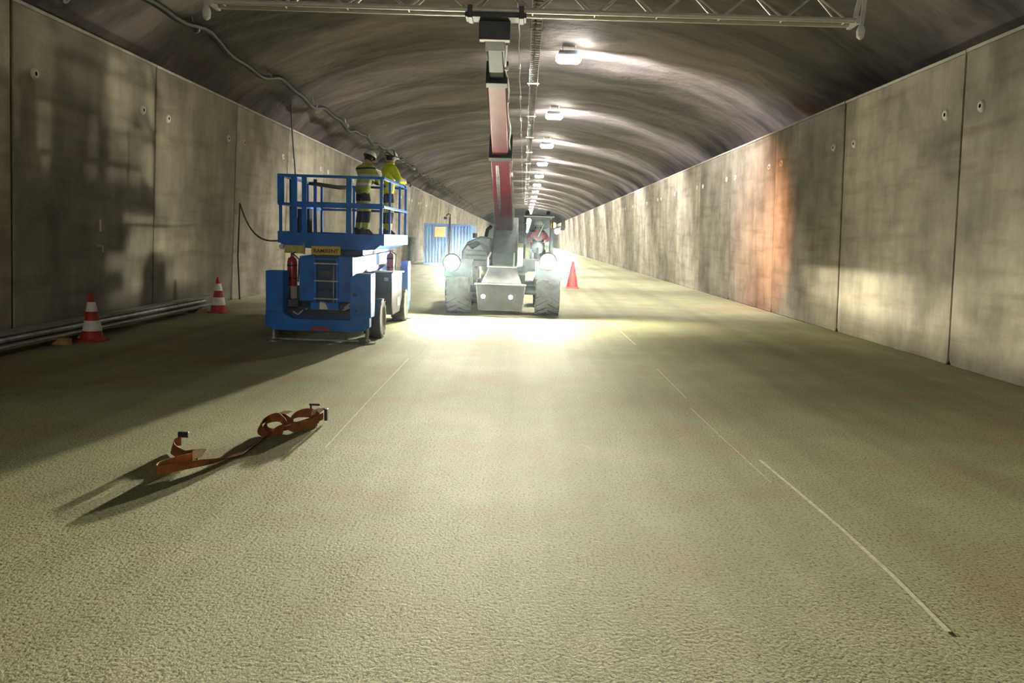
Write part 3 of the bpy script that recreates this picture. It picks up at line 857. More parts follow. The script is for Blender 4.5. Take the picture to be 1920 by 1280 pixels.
# white rag lying on the step
mb = MB()
mb.hexa([(-3.56, 14.00, .57), (-3.40, 14.0, .565), (-3.40, 14.05, .58), (-3.56, 14.06, .59), (-3.56, 14.015, .70), (-3.46, 14.01, .68), (-3.43, 14.06, .695), (-3.55, 14.06, .71)])
o = part('rag', mb, 'cloth', bevel=.01); tag(o, 'crumpled white rag tucked on the blue step of the lift', 'rag')


# fire extinguishers
def extinguisher(loc, hgt, rad, lab):
    t = thing('fire_extinguisher', lab, 'fire extinguisher', loc, 'red extinguishers on the lift')
    mb = MB(); mb.lathe([(rad * .9, 0), (rad, .02), (rad, hgt * .72), (rad * .8, hgt * .82), (rad * .3, hgt * .88), (rad * .26, hgt * .93), (0, hgt * .93)], loc, 2, 22); part('cylinder', mb, 'extred', t)
    x, y, z = loc
    mb = MB(); mb.box(x - .02, x + .02, y - .02, y + .02, z + hgt * .9, z + hgt * .97); mb.bar((x - .02, y, z + hgt * .97), (x + .07, y, z + hgt), .02, .015); part('valve', mb, 'black', t)
    mb = MB(); mb.tube([(x + .03, y, z + hgt * .94), (x + rad + .04, y, z + hgt * .8), (x + rad + .03, y, z + hgt * .4), (x + rad + .02, y, z + hgt * .12)], .013, 8); part('hose', mb, 'black', t)
    for q in (.2, .58):
        mb = MB(); mb.lathe([(rad * 1.0, hgt * q), (rad * 1.04, hgt * q + .004), (rad * 1.04, hgt * q + .03), (rad, hgt * q + .034)], loc, 2, 22); part('band', mb, 'black', t)


extinguisher((-4.19, 14.54, .94), .60, .088, 'dark red fire extinguisher standing at the left of the lift ladder')
extinguisher((-2.80, 16.95, 1.13), .46, .08, 'red fire extinguisher standing on the engine box of the lift')


# ------------------------------------------------------------------ people
def skinned(name, verts, edges, rad, mat, parent, root=0, sub=2):
    me = bpy.data.meshes.new(name)
    me.from_pydata([tuple(v) for v in verts], edges, [])
    o = bpy.data.objects.new(name, me); col.objects.link(o); o.parent = parent
    sk_ = o.modifiers.new('skin', 'SKIN'); sk_.use_smooth_shade = True
    lay = me.skin_vertices[0].data if me.skin_vertices else None
    if lay is None:
        bpy.context.view_layer.objects.active = o
        lay = me.skin_vertices[0].data
    for i, rr in enumerate(rad):
        lay[i].radius = rr if isinstance(rr, tuple) else (rr, rr)
        lay[i].use_root = (i == root)
    sb = o.modifiers.new('sub', 'SUBSURF'); sb.levels = sub; sb.render_levels = sub
    me.materials.append(M[mat] if isinstance(mat, str) else mat)
    return o


def hand(parent, wr, dirv, mat, side):
    """palm with four fingers and a thumb"""
    wr = Vector(wr); t = Vector(dirv).normalized()
    sdv = t.cross(Vector((0, 0, 1)))
    sdv = sdv.normalized() if sdv.length > .1 else Vector((1, 0, 0))
    nn = sdv.cross(t)
    mb = MB()
    mb.tube([wr - t * .02, wr + t * .03, wr + t * .09], [.028, .042, .038], 10)
    for k in range(4):
        b0 = wr + t * .085 + sdv * (-.030 + .02 * k)
        ln = (.066, .078, .074, .056)[k]
        mb.tube([b0, b0 + t * ln * .45, b0 + t * ln * .75 - nn * ln * .35, b0 + t * ln * .8 - nn * ln * .75], [.0105, .010, .009, .007], 8)
    b0 = wr + t * .035 + sdv * side * .034
    mb.tube([b0, b0 + sdv * side * .025 + t * .03, b0 + sdv * side * .028 + t * .06 - nn * .01], [.013, .012, .009], 8)
    part('hand', mb, mat, parent, local=True)


def person(label, loc, rz, jacket, trousers, hgt=1.73, bend=.1, head_yaw=0, head_pitch=.2, arms=None, seated=False, helmet=True, band=False):
    t = thing('person', label, 'person', loc, None, rz)
    s = hgt / 1.76
    P = Vector((0, 0, .94)) if not seated else Vector((0, -.05, .50))

    def up(dz, fwd=0.0, x=0.0):     # point along the bent spine
        return P + Vector((x, math.sin(bend) * dz + fwd, math.cos(bend) * dz))
    neck = up(.52, .02); sh = .185
    chest = up(.40); waist = up(.16)
    hd = Vector((math.sin(head_yaw) * math.sin(head_pitch), math.cos(head_yaw) * math.sin(head_pitch), math.cos(head_pitch)))
    fw = Vector((math.sin(head_yaw), math.cos(head_yaw), 0)) * math.cos(head_pitch) - Vector((0, 0, math.sin(head_pitch)))
    h0 = neck + hd * .07; h1 = neck + hd * .15; h2 = neck + hd * .24
    if seated:
        legs = [((sg * .10, -.02, .48), (sg * .14, .42, .50), (sg * .14, .46, .10), (sg * .14, .60, .04)) for sg in (-1, 1)]
    else:
        legs = [((-.095, .0, .90), (-.12, .05, .50), (-.12, -.02, .09), (-.14, .14, .035)), ((.095, .0, .90), (.12, .03, .50), (.13, -.03, .09), (.15, .13, .035))]
    arms = arms or [((-.30, .10, 1.12), (-.20, .34, 1.06)), ((.30, .10, 1.12), (.18, .34, 1.06))]
    vs = [P, waist, chest, up(.46), neck, h0, h1, h2]
    rad = [(.12, .095), (.12, .095), (.155, .11), (.13, .09), (.058, .058), (.068, .075), (.078, .092), (.065, .075)]
    es = [(i, i + 1) for i in range(7)]
    for sg, ar in zip((-1, 1), arms):
        i0 = len(vs)
        vs += [up(.45, 0, sg * sh), Vector(ar[0]), Vector(ar[1])]; rad += [.062, .045, .032]
        es += [(3, i0), (i0, i0 + 1), (i0 + 1, i0 + 2)]
    for lg in legs:
        i0 = len(vs)
        vs += [Vector(p) for p in lg]; rad += [.085, .058, .042, .035]
        es += [(0, i0), (i0, i0 + 1), (i0 + 1, i0 + 2), (i0 + 2, i0 + 3)]
    vs = [v * s for v in vs]
    skinned('body', vs, es, [tuple(q * s for q in (x if isinstance(x, tuple) else (x, x))) for x in rad], 'skin', t)
    # jacket
    jv = [up(-.15), up(.12), up(.34), up(.46), up(.53, .015)]; jr = [(.205, .175), (.185, .15), (.20, .155), (.165, .13), (.085, .085)]
    je = [(i, i + 1) for i in range(4)]
    for sg, ar in zip((-1, 1), arms):
        i0 = len(jv); a = up(.45, 0, sg * sh); e = Vector(ar[0]); wv = Vector(ar[1])
        jv += [a, a.lerp(e, .55), e, e.lerp(wv, .9)]; jr += [.092, .084, .072, .058]
        je += [(3, i0), (i0, i0 + 1), (i0 + 1, i0 + 2), (i0 + 2, i0 + 3)]
    skinned('jacket', [v * s for v in jv], je, [tuple(q * s for q in (x if isinstance(x, tuple) else (x, x))) for x in jr], jacket, t)
    mb = MB(); c = up(.52, .015) * s
    mb.lathe([(.085, -.03), (.095, .0), (.09, .05), (.075, .055), (.07, 0)], c, 2, 18); part('collar', mb, jacket, t, local=True)
    # trousers
    tv = [P + Vector((0, 0, .06)), P]; tr = [(.15, .12), (.165, .13)]; te = [(0, 1)]
    for lg in legs:
        i0 = len(tv); a, k, n_, _ = [Vector(p) for p in lg]
        tv += [a, a.lerp(k, .5), k, k.lerp(n_, .5), k.lerp(n_, .97)]; tr += [.112, .100, .088, .084, .080]
        te += [(1, i0)] + [(i0 + q, i0 + q + 1) for q in range(4)]
    skinned('trousers', [v * s for v in tv], te, [tuple(q * s for q in (x if isinstance(x, tuple) else (x, x))) for x in tr], trousers, t, root=1)
    for lg in legs:
        an, toe = Vector(lg[2]) * s, Vector(lg[3]) * s
        mb = MB(); dv = (toe - an); dv.z = 0; dv.normalize(); sd = Vector((dv.y, -dv.x, 0))
        bp_ = []
        an0 = Vector((an.x, an.y, 0)); zb = an.z - .09 * s
        for (f, ww, z0) in ((-.09, .042, 0), (.06, .05, 0), (.17, .042, 0)):
            bp_.append((f, ww))
        low = [an0 + dv * f + sd * (ww * q) + Vector((0, 0, zb)) for f, ww in bp_ for q in (-1, 1)]
        top = [an0 + dv * f + sd * (ww * .85 * q) + Vector((0, 0, zb + hh)) for (f, ww), hh in zip(bp_, (.16, .15, .06)) for q in (-1, 1)]
        mb.hexa([low[0], low[2], low[3], low[1], top[0], top[2], top[3], top[1]])
        mb.hexa([low[2], low[4], low[5], low[3], top[2], top[4], top[5], top[3]])
        part('boot', mb, 'boot', t, bevel=.015, local=True)
    for sg, ar in zip((-1, 1), arms):
        hand(t, Vector(ar[1]) * s, Vector(ar[1]) - Vector(ar[0]), 'glove', -sg)
    # face
    hc = h1 * s; rt_ = fw.cross(hd).normalized()
    mb = MB(); mb.tube([hc + fw * .075 + hd * .03, hc + fw * .105 - hd * .012, hc + fw * .08 - hd * .02], [.008, .016, .010], 8); part('nose', mb, 'skin', t, local=True)
    for sg in (-1, 1):
        mb = MB(); mb.lathe([(0, -.012), (.012, 0), (0, .012)], hc + fw * .082 + hd * .03 + rt_ * sg * .032, 2, 10); part('eye', mb, 'hair', t, local=True)
        mb = MB(); p = hc + rt_ * sg * .078 - hd * .005; mb.tube([p - hd * .03, p + rt_ * sg * .012, p + hd * .03], [.008, .016, .010], 8); part('ear', mb, 'skin', t, local=True)
    mb = MB(); mb.tube([hc + fw * .082 - hd * .048 - rt_ * .022, hc + fw * .09 - hd * .05, hc + fw * .082 - hd * .048 + rt_ * .022], .006, 6); part('mouth', mb, 'redrefl', t, local=True)
    # hair at the nape
    rot = Matrix((rt_, fw, hd)).transposed()

    def place(mb_):
        mb_.v = [hc + rot @ v for v in mb_.v]; return mb_
    mb = MB(); mb.lathe([(.0, .11), (.06, .10), (.095, .05), (.094, 0), (.083, -.045)], (0, -.012, .0), 2, 20)
    mb.v = [v if v.y < .045 else Vector((v.x, .045, max(v.z, .03))) for v in mb.v]
    part('hair', place(mb), 'hair', t, local=True)
    if helmet:
        mb = MB(); mb.lathe([(0, .165), (.05, .16), (.09, .135), (.118, .085), (.126, .04), (.128, .028), (.118, .03), (.10, .08), (0, .13)], (0, -.005, .01), 2, 26)
        mb.v = [Vector((v.x, v.y * 1.12, v.z)) for v in mb.v]
        hm = part('helmet', place(mb), 'helmet', t, local=True)
        mb = MB(); n = 9
        vs2 = []
        for k in range(n):
            a = math.radians(30 + 120 * k / (n - 1))
            vs2 += [(.118 * math.cos(a), .132 * math.sin(a), .045), (.13 * math.cos(a), .19 * math.sin(a), .028), (.13 * math.cos(a), .19 * math.sin(a), .020), (.118 * math.cos(a), .132 * math.sin(a), .03)]
        fs2 = [(4 * k + q, 4 * k + (q + 1) % 4, 4 * k + 4 + (q + 1) % 4, 4 * k + 4 + q) for k in range(n - 1) for q in range(4)] + [(0, 1, 2, 3), (4 * n - 4, 4 * n - 3, 4 * n - 2, 4 * n - 1)]
        mb.add(vs2, fs2); pk = bpy.data.objects.new('peak', place(mb).mesh('peak', 'helmet')); col.objects.link(pk); pk.parent = hm
        mb = MB(); mb.lathe([(.127, .036), (.131, .036), (.131, .052), (.125, .052)], (0, -.005, .0), 2, 26); mb.v = [Vector((v.x, v.y * 1.12, v.z)) for v in mb.v]
        q = bpy.data.objects.new('helmet_band', place(mb).mesh('helmet_band', 'black')); col.objects.link(q); q.parent = hm
        if band:
            for sg in (-1, 1):
                mb = MB(); mb.lathe([(0, -.03), (.042, -.025), (.046, 0), (.042, .025), (0, .03)], (sg * .118, -.0, -.01), 0, 14); part('ear_defender', place(mb), 'white', t, local=True)
            mb = MB(); mb.tube([(-.125, 0, .03), (-.128, -.01, .08), (-.09, -.02, .15), (0, -.02, .178), (.09, -.02, .15), (.128, -.01, .08), (.125, 0, .03)], .013, 8); part('headband', place(mb), 'black', t, local=True)
            mb = MB(); mb.tube([(-.11, -.07, .05), (-.06, -.13, .09), (0, -.146, .10), (.06, -.13, .09), (.11, -.07, .05)], .012, 8); part('helmet_stripe', place(mb), 'black', t, local=True)
    return t


person('person in dull yellow work jacket and white helmet at the platform front rail', (-3.36, 16.75, 1.88), math.radians(-42), 'jacket_a', 'trousers', 1.74, .16, 0, .42,
       arms=[((-.27, .20, 1.16), (-.12, .42, 1.12)), ((.28, .18, 1.16), (.12, .42, 1.10))])
person('person in bright yellow jacket with ear defenders at the platform side rail', (-2.96, 17.35, 1.88), math.radians(-58), 'jacket_b', 'trousers', 1.80, .10, -.2, .12,
       arms=[((-.29, .12, 1.16), (-.18, .36, 1.10)), ((.29, .14, 1.16), (.16, .37, 1.12))], band=True)

# ------------------------------------------------------------------ rotating telehandler
TH = thing('telehandler', 'dark telehandler with red boom raised and headlamps lit', 'telehandler', (-.48, 21.5, 0))


def T_(name, mb, mat, bevel=.01, parent=TH, smooth=35, label=None):
    return part(name, mb, mat, parent, bevel=bevel, smooth=smooth, label=label)


CX = -.48
for x, s in ((-1.60, -1), (.64, 1)):
    for y in (20.35, 23.6):
        wheel(TH, (x, y, .64), .64, .60, 18, 'rim', s)
for y in (20.35, 23.6):
    mb = MB(); mb.tube([(CX - 1.0, y, .62), (CX + 1.0, y, .62)], .11, 12); T_('axle', mb, 'dark', 0)
mb = MB(); mb.box(CX - .55, CX + .55, 19.9, 24.4, .55, 1.02); T_('chassis', mb, 'dark', .02)
mb = MB(); mb.prism([(CX - .58, .16), (CX + .50, .16), (CX + .56, .78), (CX - .64, .78)], 1, 19.42, 19.55); bl = T_('front_plate', mb, 'engine', .015)
mb = MB(); mb.bar((CX - .68, 19.45, .80), (CX + .58, 19.45, .80), .10, .035); T_('plate_lip', mb, 'galv', .006, bl)
for x in (-.94, -.27):
    mb = MB(); mb.lathe([(0, -.03), (.04, -.025), (.05, 0), (.05, .02)], (x, 19.41, .50), 1, 14); T_('marker_lamp', mb, 'small', 0, bl)
mb = MB(); mb.hexa([(CX - .52, 19.5, .82), (CX + .46, 19.5, .82), (CX + .46, 20.4, .82), (CX - .52, 20.4, .82), (CX - .36, 19.75, 1.20), (CX + .30, 19.75, 1.20), (CX + .30, 20.4, 1.25), (CX - .36, 20.4, 1.25)]); T_('nose_cover', mb, 'engine', .02)
mb = MB(); mb.bar((CX - .40, 19.72, 1.215), (CX + .34, 19.72, 1.215), .05, .03); T_('grab_bar', mb, 'galv', .005)
for x in (CX - .38, CX + .26):
    mb = MB(); mb.tube([(x, 19.8, 1.22), (x, 19.8, 1.42), (x + (.06 if x < CX else 0), 19.9, 1.56)], .022, 8); T_('handrail', mb, 'galv', 0)
mb = MB(); mb.tube([(.22, 19.6, .92), (.28, 19.58, 1.05), (.30, 19.6, 1.12)], .035, 8); T_('step_bracket', mb, 'galv', 0)
# turret, engine pod, boom cradle
mb = MB(); mb.lathe([(.62, 0), (.66, .05), (.66, .16), (.60, .2)], (CX, 22.0, 1.0), 2, 28); T_('slew_ring', mb, 'dark', 0)
mb = MB(); mb.prism([(20.6, 1.2), (23.6, 1.2), (23.6, 2.3), (22.7, 2.5), (21.6, 2.2), (20.6, 1.55)], 0, CX - .32, CX + .32); T_('turret', mb, 'dark', .03)
mb = MB(); mb.prism([(CX - 1.10, 1.18), (CX - .36, 1.18), (CX - .36, 1.92), (CX - .62, 1.95), (CX - .95, 1.80), (CX - 1.10, 1.55)], 1, 20.6, 23.2); ep = T_('engine_pod', mb, 'dark', .05)
for z in (1.32, 1.44, 1.56):
    mb = MB(); mb.box(CX - .98, CX - .46, 20.57, 20.6, z, z + .04); T_('vent_slat', mb, 'black', .004, ep)
mb = MB(); mb.tube([(CX - .78, 20.8, 1.9), (CX - .78, 20.8, 2.02)], .06, 12); mb.tube([(CX - .50, 20.75, 1.9), (CX - .46, 20.8, 2.12), (CX - .38, 20.9, 2.2)], .05, 10); T_('exhaust', mb, 'black', 0)
mb = MB()
for k in range(4):
    mb.tube([(CX - .95 + .04 * k, 20.55, 1.72 - .03 * k), (CX - .7 + .03 * k, 20.4, 1.82 - .02 * k), (CX - .46, 20.42, 1.70 - .04 * k), (CX - .36, 20.5, 1.50 - .04 * k)], .022, 8)
T_('hydraulic_hoses', mb, 'black', 0)
mb = MB(); mb.lathe([(0, -.02), (.03, -.015), (.035, .0), (.03, .02)], (CX - .72, 20.53, 1.78), 1, 12); T_('marker_lamp', mb, 'small', 0)
# mudguards with the two big work lights
for i, (x, y, z) in enumerate(((-1.73, 19.55, 1.29), (.61, 19.55, 1.39))):
    wx = (-1.60, .64)[i]
    mb = MB(); n = 10; vs = []
    for k in range(n + 1):
        a = math.radians(25 + 130 * k / n)
        for rr in (.70, .73):
            for xx in (wx - .33, wx + .33):
                vs.append((xx, 20.35 - rr * math.cos(a), .64 + rr * math.sin(a)))
    fs = []
    for k in range(n):
        o_ = 4 * k
        fs += [(o_, o_ + 1, o_ + 5, o_ + 4), (o_ + 2, o_ + 6, o_ + 7, o_ + 3), (o_, o_ + 4, o_ + 6, o_ + 2), (o_ + 1, o_ + 3, o_ + 7, o_ + 5)]
    fs += [(0, 2, 3, 1), (4 * n, 4 * n + 1, 4 * n + 3, 4 * n + 2)]
    mb.add(vs, fs); T_('mudguard', mb, 'dark', 0)
    mb = MB(); mb.lathe([(0, .18), (.10, .17), (.19, .09), (.225, .0), (.225, -.03), (.205, -.03)], (x, y, z), 1, 24)
    hs = T_('headlamp', mb, 'black', 0)
    mb = MB(); mb.lathe([(0, -.055), (.10, -.05), (.18, -.03), (.205, -.01), (.205, .0), (0, .0)], (x, y, z), 1, 24); T_('lens', mb, 'head', 0, hs)
    mb = MB(); mb.bar((x, y + .1, z - .05), (wx, 19.85, 1.20), .05, .05); T_('bracket', mb, 'dark', .004, hs)
    ld = bpy.data.lights.new('headlamp_light', 'POINT'); ld.energy = HEAD_W; ld.color = (1, .945, .70); ld.shadow_soft_size = .09
    ld.use_nodes = True; nt = ld.node_tree
    em = nt.nodes.get('Emission') or nt.nodes.new('ShaderNodeEmission')
    ie = nt.nodes.new('ShaderNodeTexIES'); ie.mode = 'INTERNAL'
    if i == 0:
        IES = ies_text()
    ie.ies = IES
    nt.links.new(ie.outputs[0], em.inputs['Strength'])
    lo = bpy.data.objects.new('headlamp_light', ld); col.objects.link(lo); lo.parent = hs
    lo.location = (x - TH.location.x, y - .14 - TH.location.y, z)
    lo.rotation_euler = (0, 0, 0)
# cab on the right with its operator
c0, c1, f0, f1, zb, zt = .0, .74, 20.25, 21.75, 1.18, 2.46
mb = MB(); mb.box(c0, c1, f0, f1, zb - .08, zb); cb = T_('cab_floor', mb, 'dark', .01)
mb = MB(); mb.prism([(f0 + .02, zb), (f1, zb), (f1, 1.62), (f0 + .5, 1.55), (f0 + .02, 1.36)], 0, c0 + .01, c0 + .05); mb.prism([(f0 + .02, zb), (f1, zb), (f1, 1.62), (f0 + .5, 1.5), (f0 + .02, 1.36)], 0, c1 - .05, c1 - .01)
mb.box(c0, c1, f0, f0 + .04, zb, 1.42); T_('cab_panel', mb, 'dark', .01)
for x in (c0 + .025, c1 - .025):
    for (ya, yb_) in ((f0 + .02, f0 + .14), (f1 - .02, f1 - .06)):
        mb = MB(); mb.bar((x, ya, zb), (x, yb_, zt), .055, .055); T_('cab_pillar', mb, 'black', .008)
mb = MB(); mb.prism([(c0 - .02, zt), (c1 + .02, zt), (c1 - .02, zt + .07), (c0 + .02, zt + .07)], 1, f0 + .04, f1 + .04); rf = T_('cab_roof', mb, 'dark', .015)
mb = MB(); mb.bar((c0 - .01, f0 + .04, zt + .02), (c1 + .01, f0 + .04, zt + .02), .03, .03); T_('roof_edge', mb, 'white', .004, rf)
for x in (c0 + .08, c1 - .14):
    mb = MB(); mb.lathe([(.06, 0), (.06, .05), (.04, .1), (0, .11)], (x, f0 + .3, zt + .07), 2, 14); T_('roof_lamp', mb, 'black', 0, rf)
mb = MB(); mb.hexa([(c0 + .05, f0 + .02, 1.42), (c1 - .05, f0 + .02, 1.42), (c1 - .05, f0 + .03, 1.42), (c0 + .05, f0 + .03, 1.42), (c0 + .05, f0 + .13, zt), (c1 - .05, f0 + .13, zt), (c1 - .05, f0 + .14, zt), (c0 + .05, f0 + .14, zt)]); T_('windscreen', mb, 'glass', 0)
mb = MB(); mb.box(c1 - .02, c1 - .012, f0 + .2, f1 - .1, 1.6, zt); T_('side_window', mb, 'glass', 0)
mb = MB(); mb.box(c0 + .18, c1 - .18, 21.1, 21.55, zb + .05, zb + .42); mb.box(c0 + .18, c1 - .18, 21.5, 21.62, zb + .4, zb + .98); T_('seat', mb, 'black', .04)
mb = MB(); mb.lathe([(.15, -.012), (.165, 0), (.15, .012), (.135, 0), (.15, -.012)], (c0 + .37, 20.72, 1.70), 1, 20); mb.tube([(c0 + .37, 20.72, 1.70), (c0 + .37, 20.5, 1.3)], .025, 8); mb.bar((c0 + .23, 20.72, 1.70), (c0 + .51, 20.72, 1.70), .02, .02); T_('steering_wheel', mb, 'black', 0)
mb = MB(); mb.bar((c0 + .5, f0 + .0, 2.3), (c0 + .36, f0 - .01, 1.98), .02, .02); T_('wiper', mb, 'white', 0)
person('person in red jacket sitting in the telehandler cab', (.37, 21.20, 1.14), math.pi, 'redcloth', 'glove', 1.66, .02, 0, .1,
       arms=[((-.27, .18, .82), (-.13, .42, .78)), ((.27, .18, .82), (.13, .42, .78))], seated=True)
# mirror, side work light and amber lamp
mb = MB(); mb.tube([(c1, f0 + .05, 2.2), (c1 + .22, f0 - .05, 2.26)], .014, 8); mr_ = T_('mirror_arm', mb, 'black', 0)
mb = MB(); mb.prism([(c1 + .17, 2.16), (c1 + .27, 2.16), (c1 + .29, 2.24), (c1 + .27, 2.44), (c1 + .19, 2.44)], 1, f0 - .09, f0 - .05); T_('mirror', mb, 'mirror', .012, mr_)
mb = MB(); mb.lathe([(0, -.05), (.05, -.045), (.07, 0), (.05, .06)], (c1 + .09, f0 - .03, 2.13), 1, 16); T_('side_work_light', mb, 'small', 0)
mb = MB(); mb.lathe([(.07, -.06), (.07, .0), (.05, .03), (0, .04)], (c1 + .07, 21.6, 2.30), 0, 16); al = T_('amber_lamp', mb, 'amber', 0, label='amber side lamp')
ld = bpy.data.lights.new('amber_light', 'SPOT'); ld.energy = AMBER_W; ld.color = (1, .30, .04); ld.spot_size = math.radians(54); ld.spot_blend = 1.0; ld.shadow_soft_size = .05
lo = bpy.data.objects.new('amber_light', ld); col.objects.link(lo); lo.parent = al
src = Vector((c1 + .16, 21.6, 2.30)); lo.location = src - Vector(TH.location)
lo.rotation_euler = (Vector((7.2, 24.6, 2.3)) - src).to_track_quat('-Z', 'Y').to_euler()
# boom
pv = Vector((-.52, 22.4, 2.05)); tp = Vector((-.60, 13.95, 5.36))


def bp(q): return pv.lerp(tp, q)


mb = MB(); mb.bar(bp(0), bp(.55), .46, .52); T_('boom_section', mb, 'red', .03, label='red outer boom section')
mb = MB(); mb.bar(bp(.5), bp(.86), .36, .42); T_('boom_section', mb, 'red', .025, label='red inner boom section')
mb = MB(); mb.bar(bp(.84), bp(.985), .27, .32); T_('boom_section', mb, 'tip', .02, label='dark boom tip section')
for q, wd in ((.55, .50), (.86, .40)):
    mb = MB(); mb.bar(bp(q - .012), bp(q + .006), wd, wd + .06); T_('boom_collar', mb, 'dark', .01)
mb = MB(); mb.bar(bp(.965), Vector((-.6, 13.9, 5.42)), .34, .40); mb.box(-.86, -.34, 13.80, 14.0, 5.18, 5.50); T_('boom_head', mb, 'dark', .015)
mb = MB(); mb.box(-1.08, -.08, 13.58, 13.92, 5.48, 5.555)
for x in (-1.0, -.16):
    mb.box(x - .04, x + .04, 13.56, 13.94, 5.46, 5.66)
T_('truss_clamp', mb, 'dark', .008)
mb = MB(); mb.tube([bp(q) + Vector((-.08, 0, -.22 - .02 * math.sin(q * 30))) for q in (.15, .3, .45, .52)], .06, 12); T_('lift_cylinder', mb, 'steel', 0)
mb = MB(); mb.tube([bp(q) + Vector((.255 - .08 * q + .02 * math.sin(q * 40), 0, -.1 + .02 * math.sin(q * 25))) for q in [.02 + .96 * k / 40 for k in range(41)]], .022, 8); T_('boom_hose', mb, 'palehose', 0)
for q in (.2, .36, .5, .66, .78, .9):
    mb = MB(); mb.box(-.02, .05, -.04, .04, -.04, .04); mb.v = [v + bp(q) + Vector((.23 - .08 * q, 0, -.1)) for v in mb.v]; T_('hose_clamp', mb, 'galv', .004)

# ------------------------------------------------------------------ blue container far behind on the left
t = thing('site_container', 'blue site container with an orange sign far behind on the left', 'container', (-5.0, 52, 0))
xa, xb_, za = -6.45, -3.35, 2.70
mb = MB(); mb.box(xa + .06, xb_ - .06, 52.06, 57.9, .12, za - .06); part('body', mb, 'container', t)
for k in range(14):
    x = xa + .12 + k * (xb_ - xa - .24) / 14
    mb = MB(); mb.prism([(x, 52.06), (x + .05, 52.0), (x + .14, 52.0), (x + .19, 52.06)], 2, .2, za - .1); part('corrugation', mb, 'container', t, smooth=0)
for x in (xa, xb_ - .12):
    mb = MB(); mb.box(x, x + .12, 51.98, 52.12, 0, za); part('corner_post', mb, 'container', t, bevel=.01)
for z in (0, za - .14):
    mb = MB(); mb.box(xa, xb_, 51.99, 52.1, z, z + .14); part('end_rail', mb, 'container', t, bevel=.01)
mb = MB(); mb.box(-5.75, -5.05, 51.93, 51.97, 1.85, 2.50); part('sign', mb, 'orange', t, bevel=.01, label='orange sign')
t = thing('lamp_mast', 'dark mast with a small lamp head rising above the blue container', 'mast', (-4.75, 51.6, 0))
mb = MB(); mb.tube([(-4.75, 51.6, 0), (-4.75, 51.6, 3.1)], .06, 10); part('pole', mb, 'black', t)
mb = MB(); mb.tube([(-4.75, 51.6, 3.1), (-4.72, 51.6, 3.26), (-4.86, 51.6, 3.34), (-5.0, 51.6, 3.2)], .04, 8); part('arm', mb, 'black', t)
mb = MB(); mb.box(-5.14, -4.94, 51.5, 51.7, 2.98, 3.14); part('lamp_head', mb, 'black', t, bevel=.02)
mb = MB(); mb.prism([(-5.0, 0), (-4.5, 0), (-4.6, .08), (-4.9, .08)], 1, 51.35, 51.85); part('foot', mb, 'black', t)


# ------------------------------------------------------------------ crumpled orange strap on the road
def ribbon(name, pts, wid, parent, mats=('strap', 'strapedge')):
    """pts: (x, y, z, ax, ay, az) centre line and direction across the webbing"""
    P_ = [Vector(p[:3]) for p in pts]; A_ = [Vector(p[3:]).normalized() for p in pts]
    out = []
    for i in range(len(P_) - 1):
        p0 = P_[max(i - 1, 0)]; p1 = P_[i]; p2 = P_[i + 1]; p3 = P_[min(i + 2, len(P_) - 1)]
        for k in range(6):
            q = k / 6
            c = .5 * ((2 * p1) + (-p0 + p2) * q + (2 * p0 - 5 * p1 + 4 * p2 - p3) * q * q + (-p0 + 3 * p1 - 3 * p2 + p3) * q ** 3)
            out.append((c, A_[i].lerp(A_[i + 1], q).normalized()))
    out.append((P_[-1], A_[-1]))
    mb = MB(); vs = []; fs = []
    th = .006
    for i, (c, a) in enumerate(out):
        t_ = (out[min(i + 1, len(out) - 1)][0] - out[max(i - 1, 0)][0]).normalized()
        n_ = t_.cross(a).normalized() * th / 2
        lo_ = min((c + a * wid / 2).z, (c - a * wid / 2).z)
        if lo_ < .006:
            c = c + Vector((0, 0, .006 - lo_))
        vs += [c - a * wid / 2 - n_, c + a * wid / 2 - n_, c + a * wid / 2 + n_, c - a * wid / 2 + n_]
    for i in range(len(out) - 1):
        o_ = 4 * i
        fs += [(o_, o_ + 1, o_ + 5, o_ + 4), (o_ + 1, o_ + 2, o_ + 6, o_ + 5), (o_ + 2, o_ + 3, o_ + 7, o_ + 6), (o_ + 3, o_, o_ + 4, o_ + 7)]
    mb.add(vs, fs)
    mb.add([vs[0], vs[1], vs[2], vs[3]], [(0, 1, 2, 3)]); mb.add(vs[-4:], [(3, 2, 1, 0)])
    o = part(name, mb, mats[0], parent, smooth=50)
    return o


ST = thing('lifting_strap', 'long crumpled orange brown strap lying twisted on the road', 'strap', (-2.3, 6.9, 0))
ribbon('webbing', [
    (-1.98, 7.95, .07, 0, .2, 1), (-2.02, 7.78, .07, .1, .1, 1), (-2.16, 7.60, .05, .3, .3, .9), (-2.28, 7.42, .05, .3, .2, .9), (-2.33, 7.18, .03, .6, 0, .6), (-2.36, 6.90, .02, .9, 0, .3),
    (-2.38, 6.62, .02, 1, -.1, .1), (-2.44, 6.40, .03, .8, -.2, .5), (-2.54, 6.22, .05, .4, -.2, .9), (-2.66, 6.06, .06, .2, -.2, 1), (-2.76, 5.96, .06, .1, -.1, 1),
    (-2.80, 6.06, .06, 0, 0, 1), (-2.74, 6.22, .06, .1, 0, 1), (-2.66, 6.36, .06, 0, .1, 1)], .072, ST)
ribbon('strap_loop', [
    (-2.64, 6.42, .06, 0, .1, 1), (-2.72, 6.47, .05, .3, .3, .9), (-2.82, 6.52, .03, .5, .5, .6), (-2.93, 6.62, .03, .4, .3, .8), (-2.98, 6.74, .06, .2, 0, 1), (-2.94, 6.80, .07, 0, 0, 1)], .08, ST)
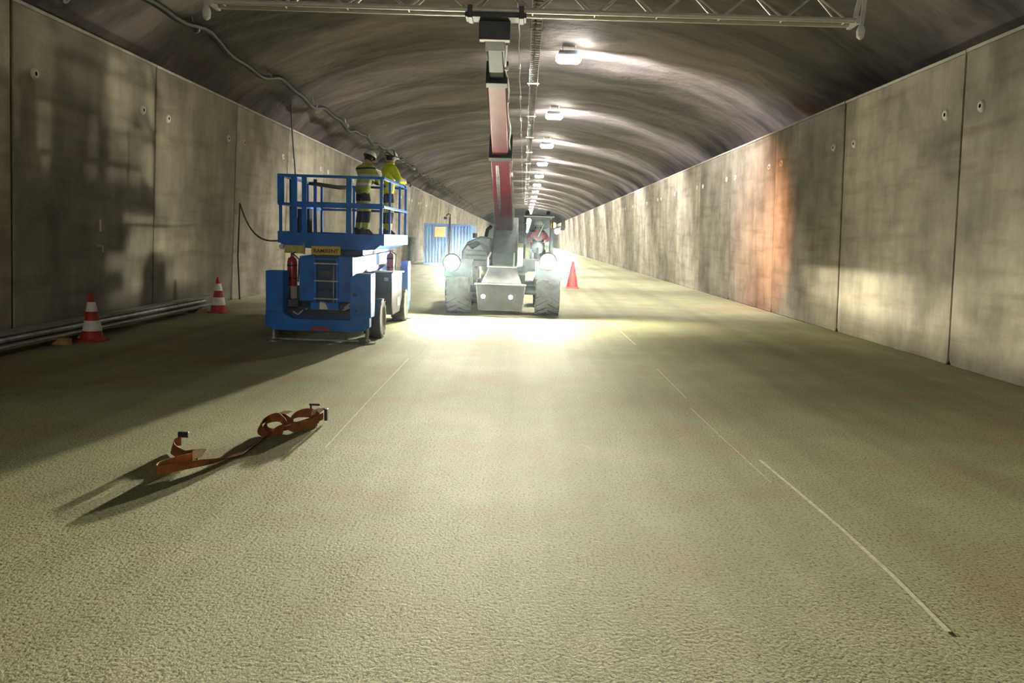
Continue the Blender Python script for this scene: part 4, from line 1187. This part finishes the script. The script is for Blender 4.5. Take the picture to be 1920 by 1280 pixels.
ribbon('strap_loop', [
    (-2.00, 7.88, .05, .2, 0, 1), (-2.10, 7.96, .09, .3, 0, 1), (-2.20, 7.84, .11, .5, .1, .8), (-2.24, 7.66, .08, .4, .2, .8), (-2.16, 7.50, .06, .3, .2, .9), (-2.06, 7.62, .05, .2, .3, .9), (-2.0, 7.80, .05, 0, .3, 1)], .10, ST)
ribbon('strap_loop', [
    (-2.20, 7.60, .06, .3, .2, .9), (-2.34, 7.72, .09, .4, .3, .8), (-2.44, 7.62, .08, .5, .2, .8), (-2.40, 7.40, .05, .4, .2, .8), (-2.30, 7.28, .04, .4, .1, .8), (-2.22, 7.40, .05, .2, .3, .9)], .09, ST)
ribbon('strap_tail', [(-2.40, 7.70, .10, .3, .3, .9), (-2.33, 7.77, .13, .5, .4, .7), (-2.27, 7.80, .13, .8, .2, .4)], .055, ST, ('strapedge',))
ribbon('strap_tail', [(-2.66, 6.36, .07, .1, .1, 1), (-2.63, 6.42, .075, .2, .1, 1), (-2.60, 6.45, .07, .5, 0, .8)], .08, ST, ('strapedge',))
ribbon('strap_tail', [(-2.08, 7.90, .11, .2, .2, 1), (-2.04, 7.95, .12, .4, .2, .8), (-2.0, 7.98, .11, .6, .2, .6)], .06, ST, ('strapedge',))
ribbon('strap_tail', [(-2.26, 7.46, .05, .8, .1, .5), (-2.20, 7.52, .07, .9, .1, .4), (-2.14, 7.56, .06, 1, 0, .2)], .06, ST, ('strapedge',))
ribbon('strap_loop', [(-2.30, 7.22, .03, .6, .3, .7), (-2.42, 7.34, .05, .5, .4, .7), (-2.46, 7.52, .09, .4, .2, .9), (-2.38, 7.66, .12, .4, 0, .9), (-2.28, 7.60, .09, .2, .2, 1), (-2.22, 7.50, .06, .2, .2, 1)], .07, ST)
mb = MB()
for x, y, z in ((-2.10, 8.06, .15), (-2.0, 8.0, .12)):
    mb.box(x - .05, x + .06, y - .01, y + .02, z, z + .02)
mb.box(-2.14, -2.12, 8.04, 8.07, .01, .17); mb.box(-1.97, -1.94, 7.95, 8.0, .02, .14)
part('buckle', mb, 'black', ST, bevel=.004)
mb = MB(); mb.box(-2.97, -2.88, 6.80, 6.83, .10, .15); part('keeper', mb, 'black', ST, bevel=.004)
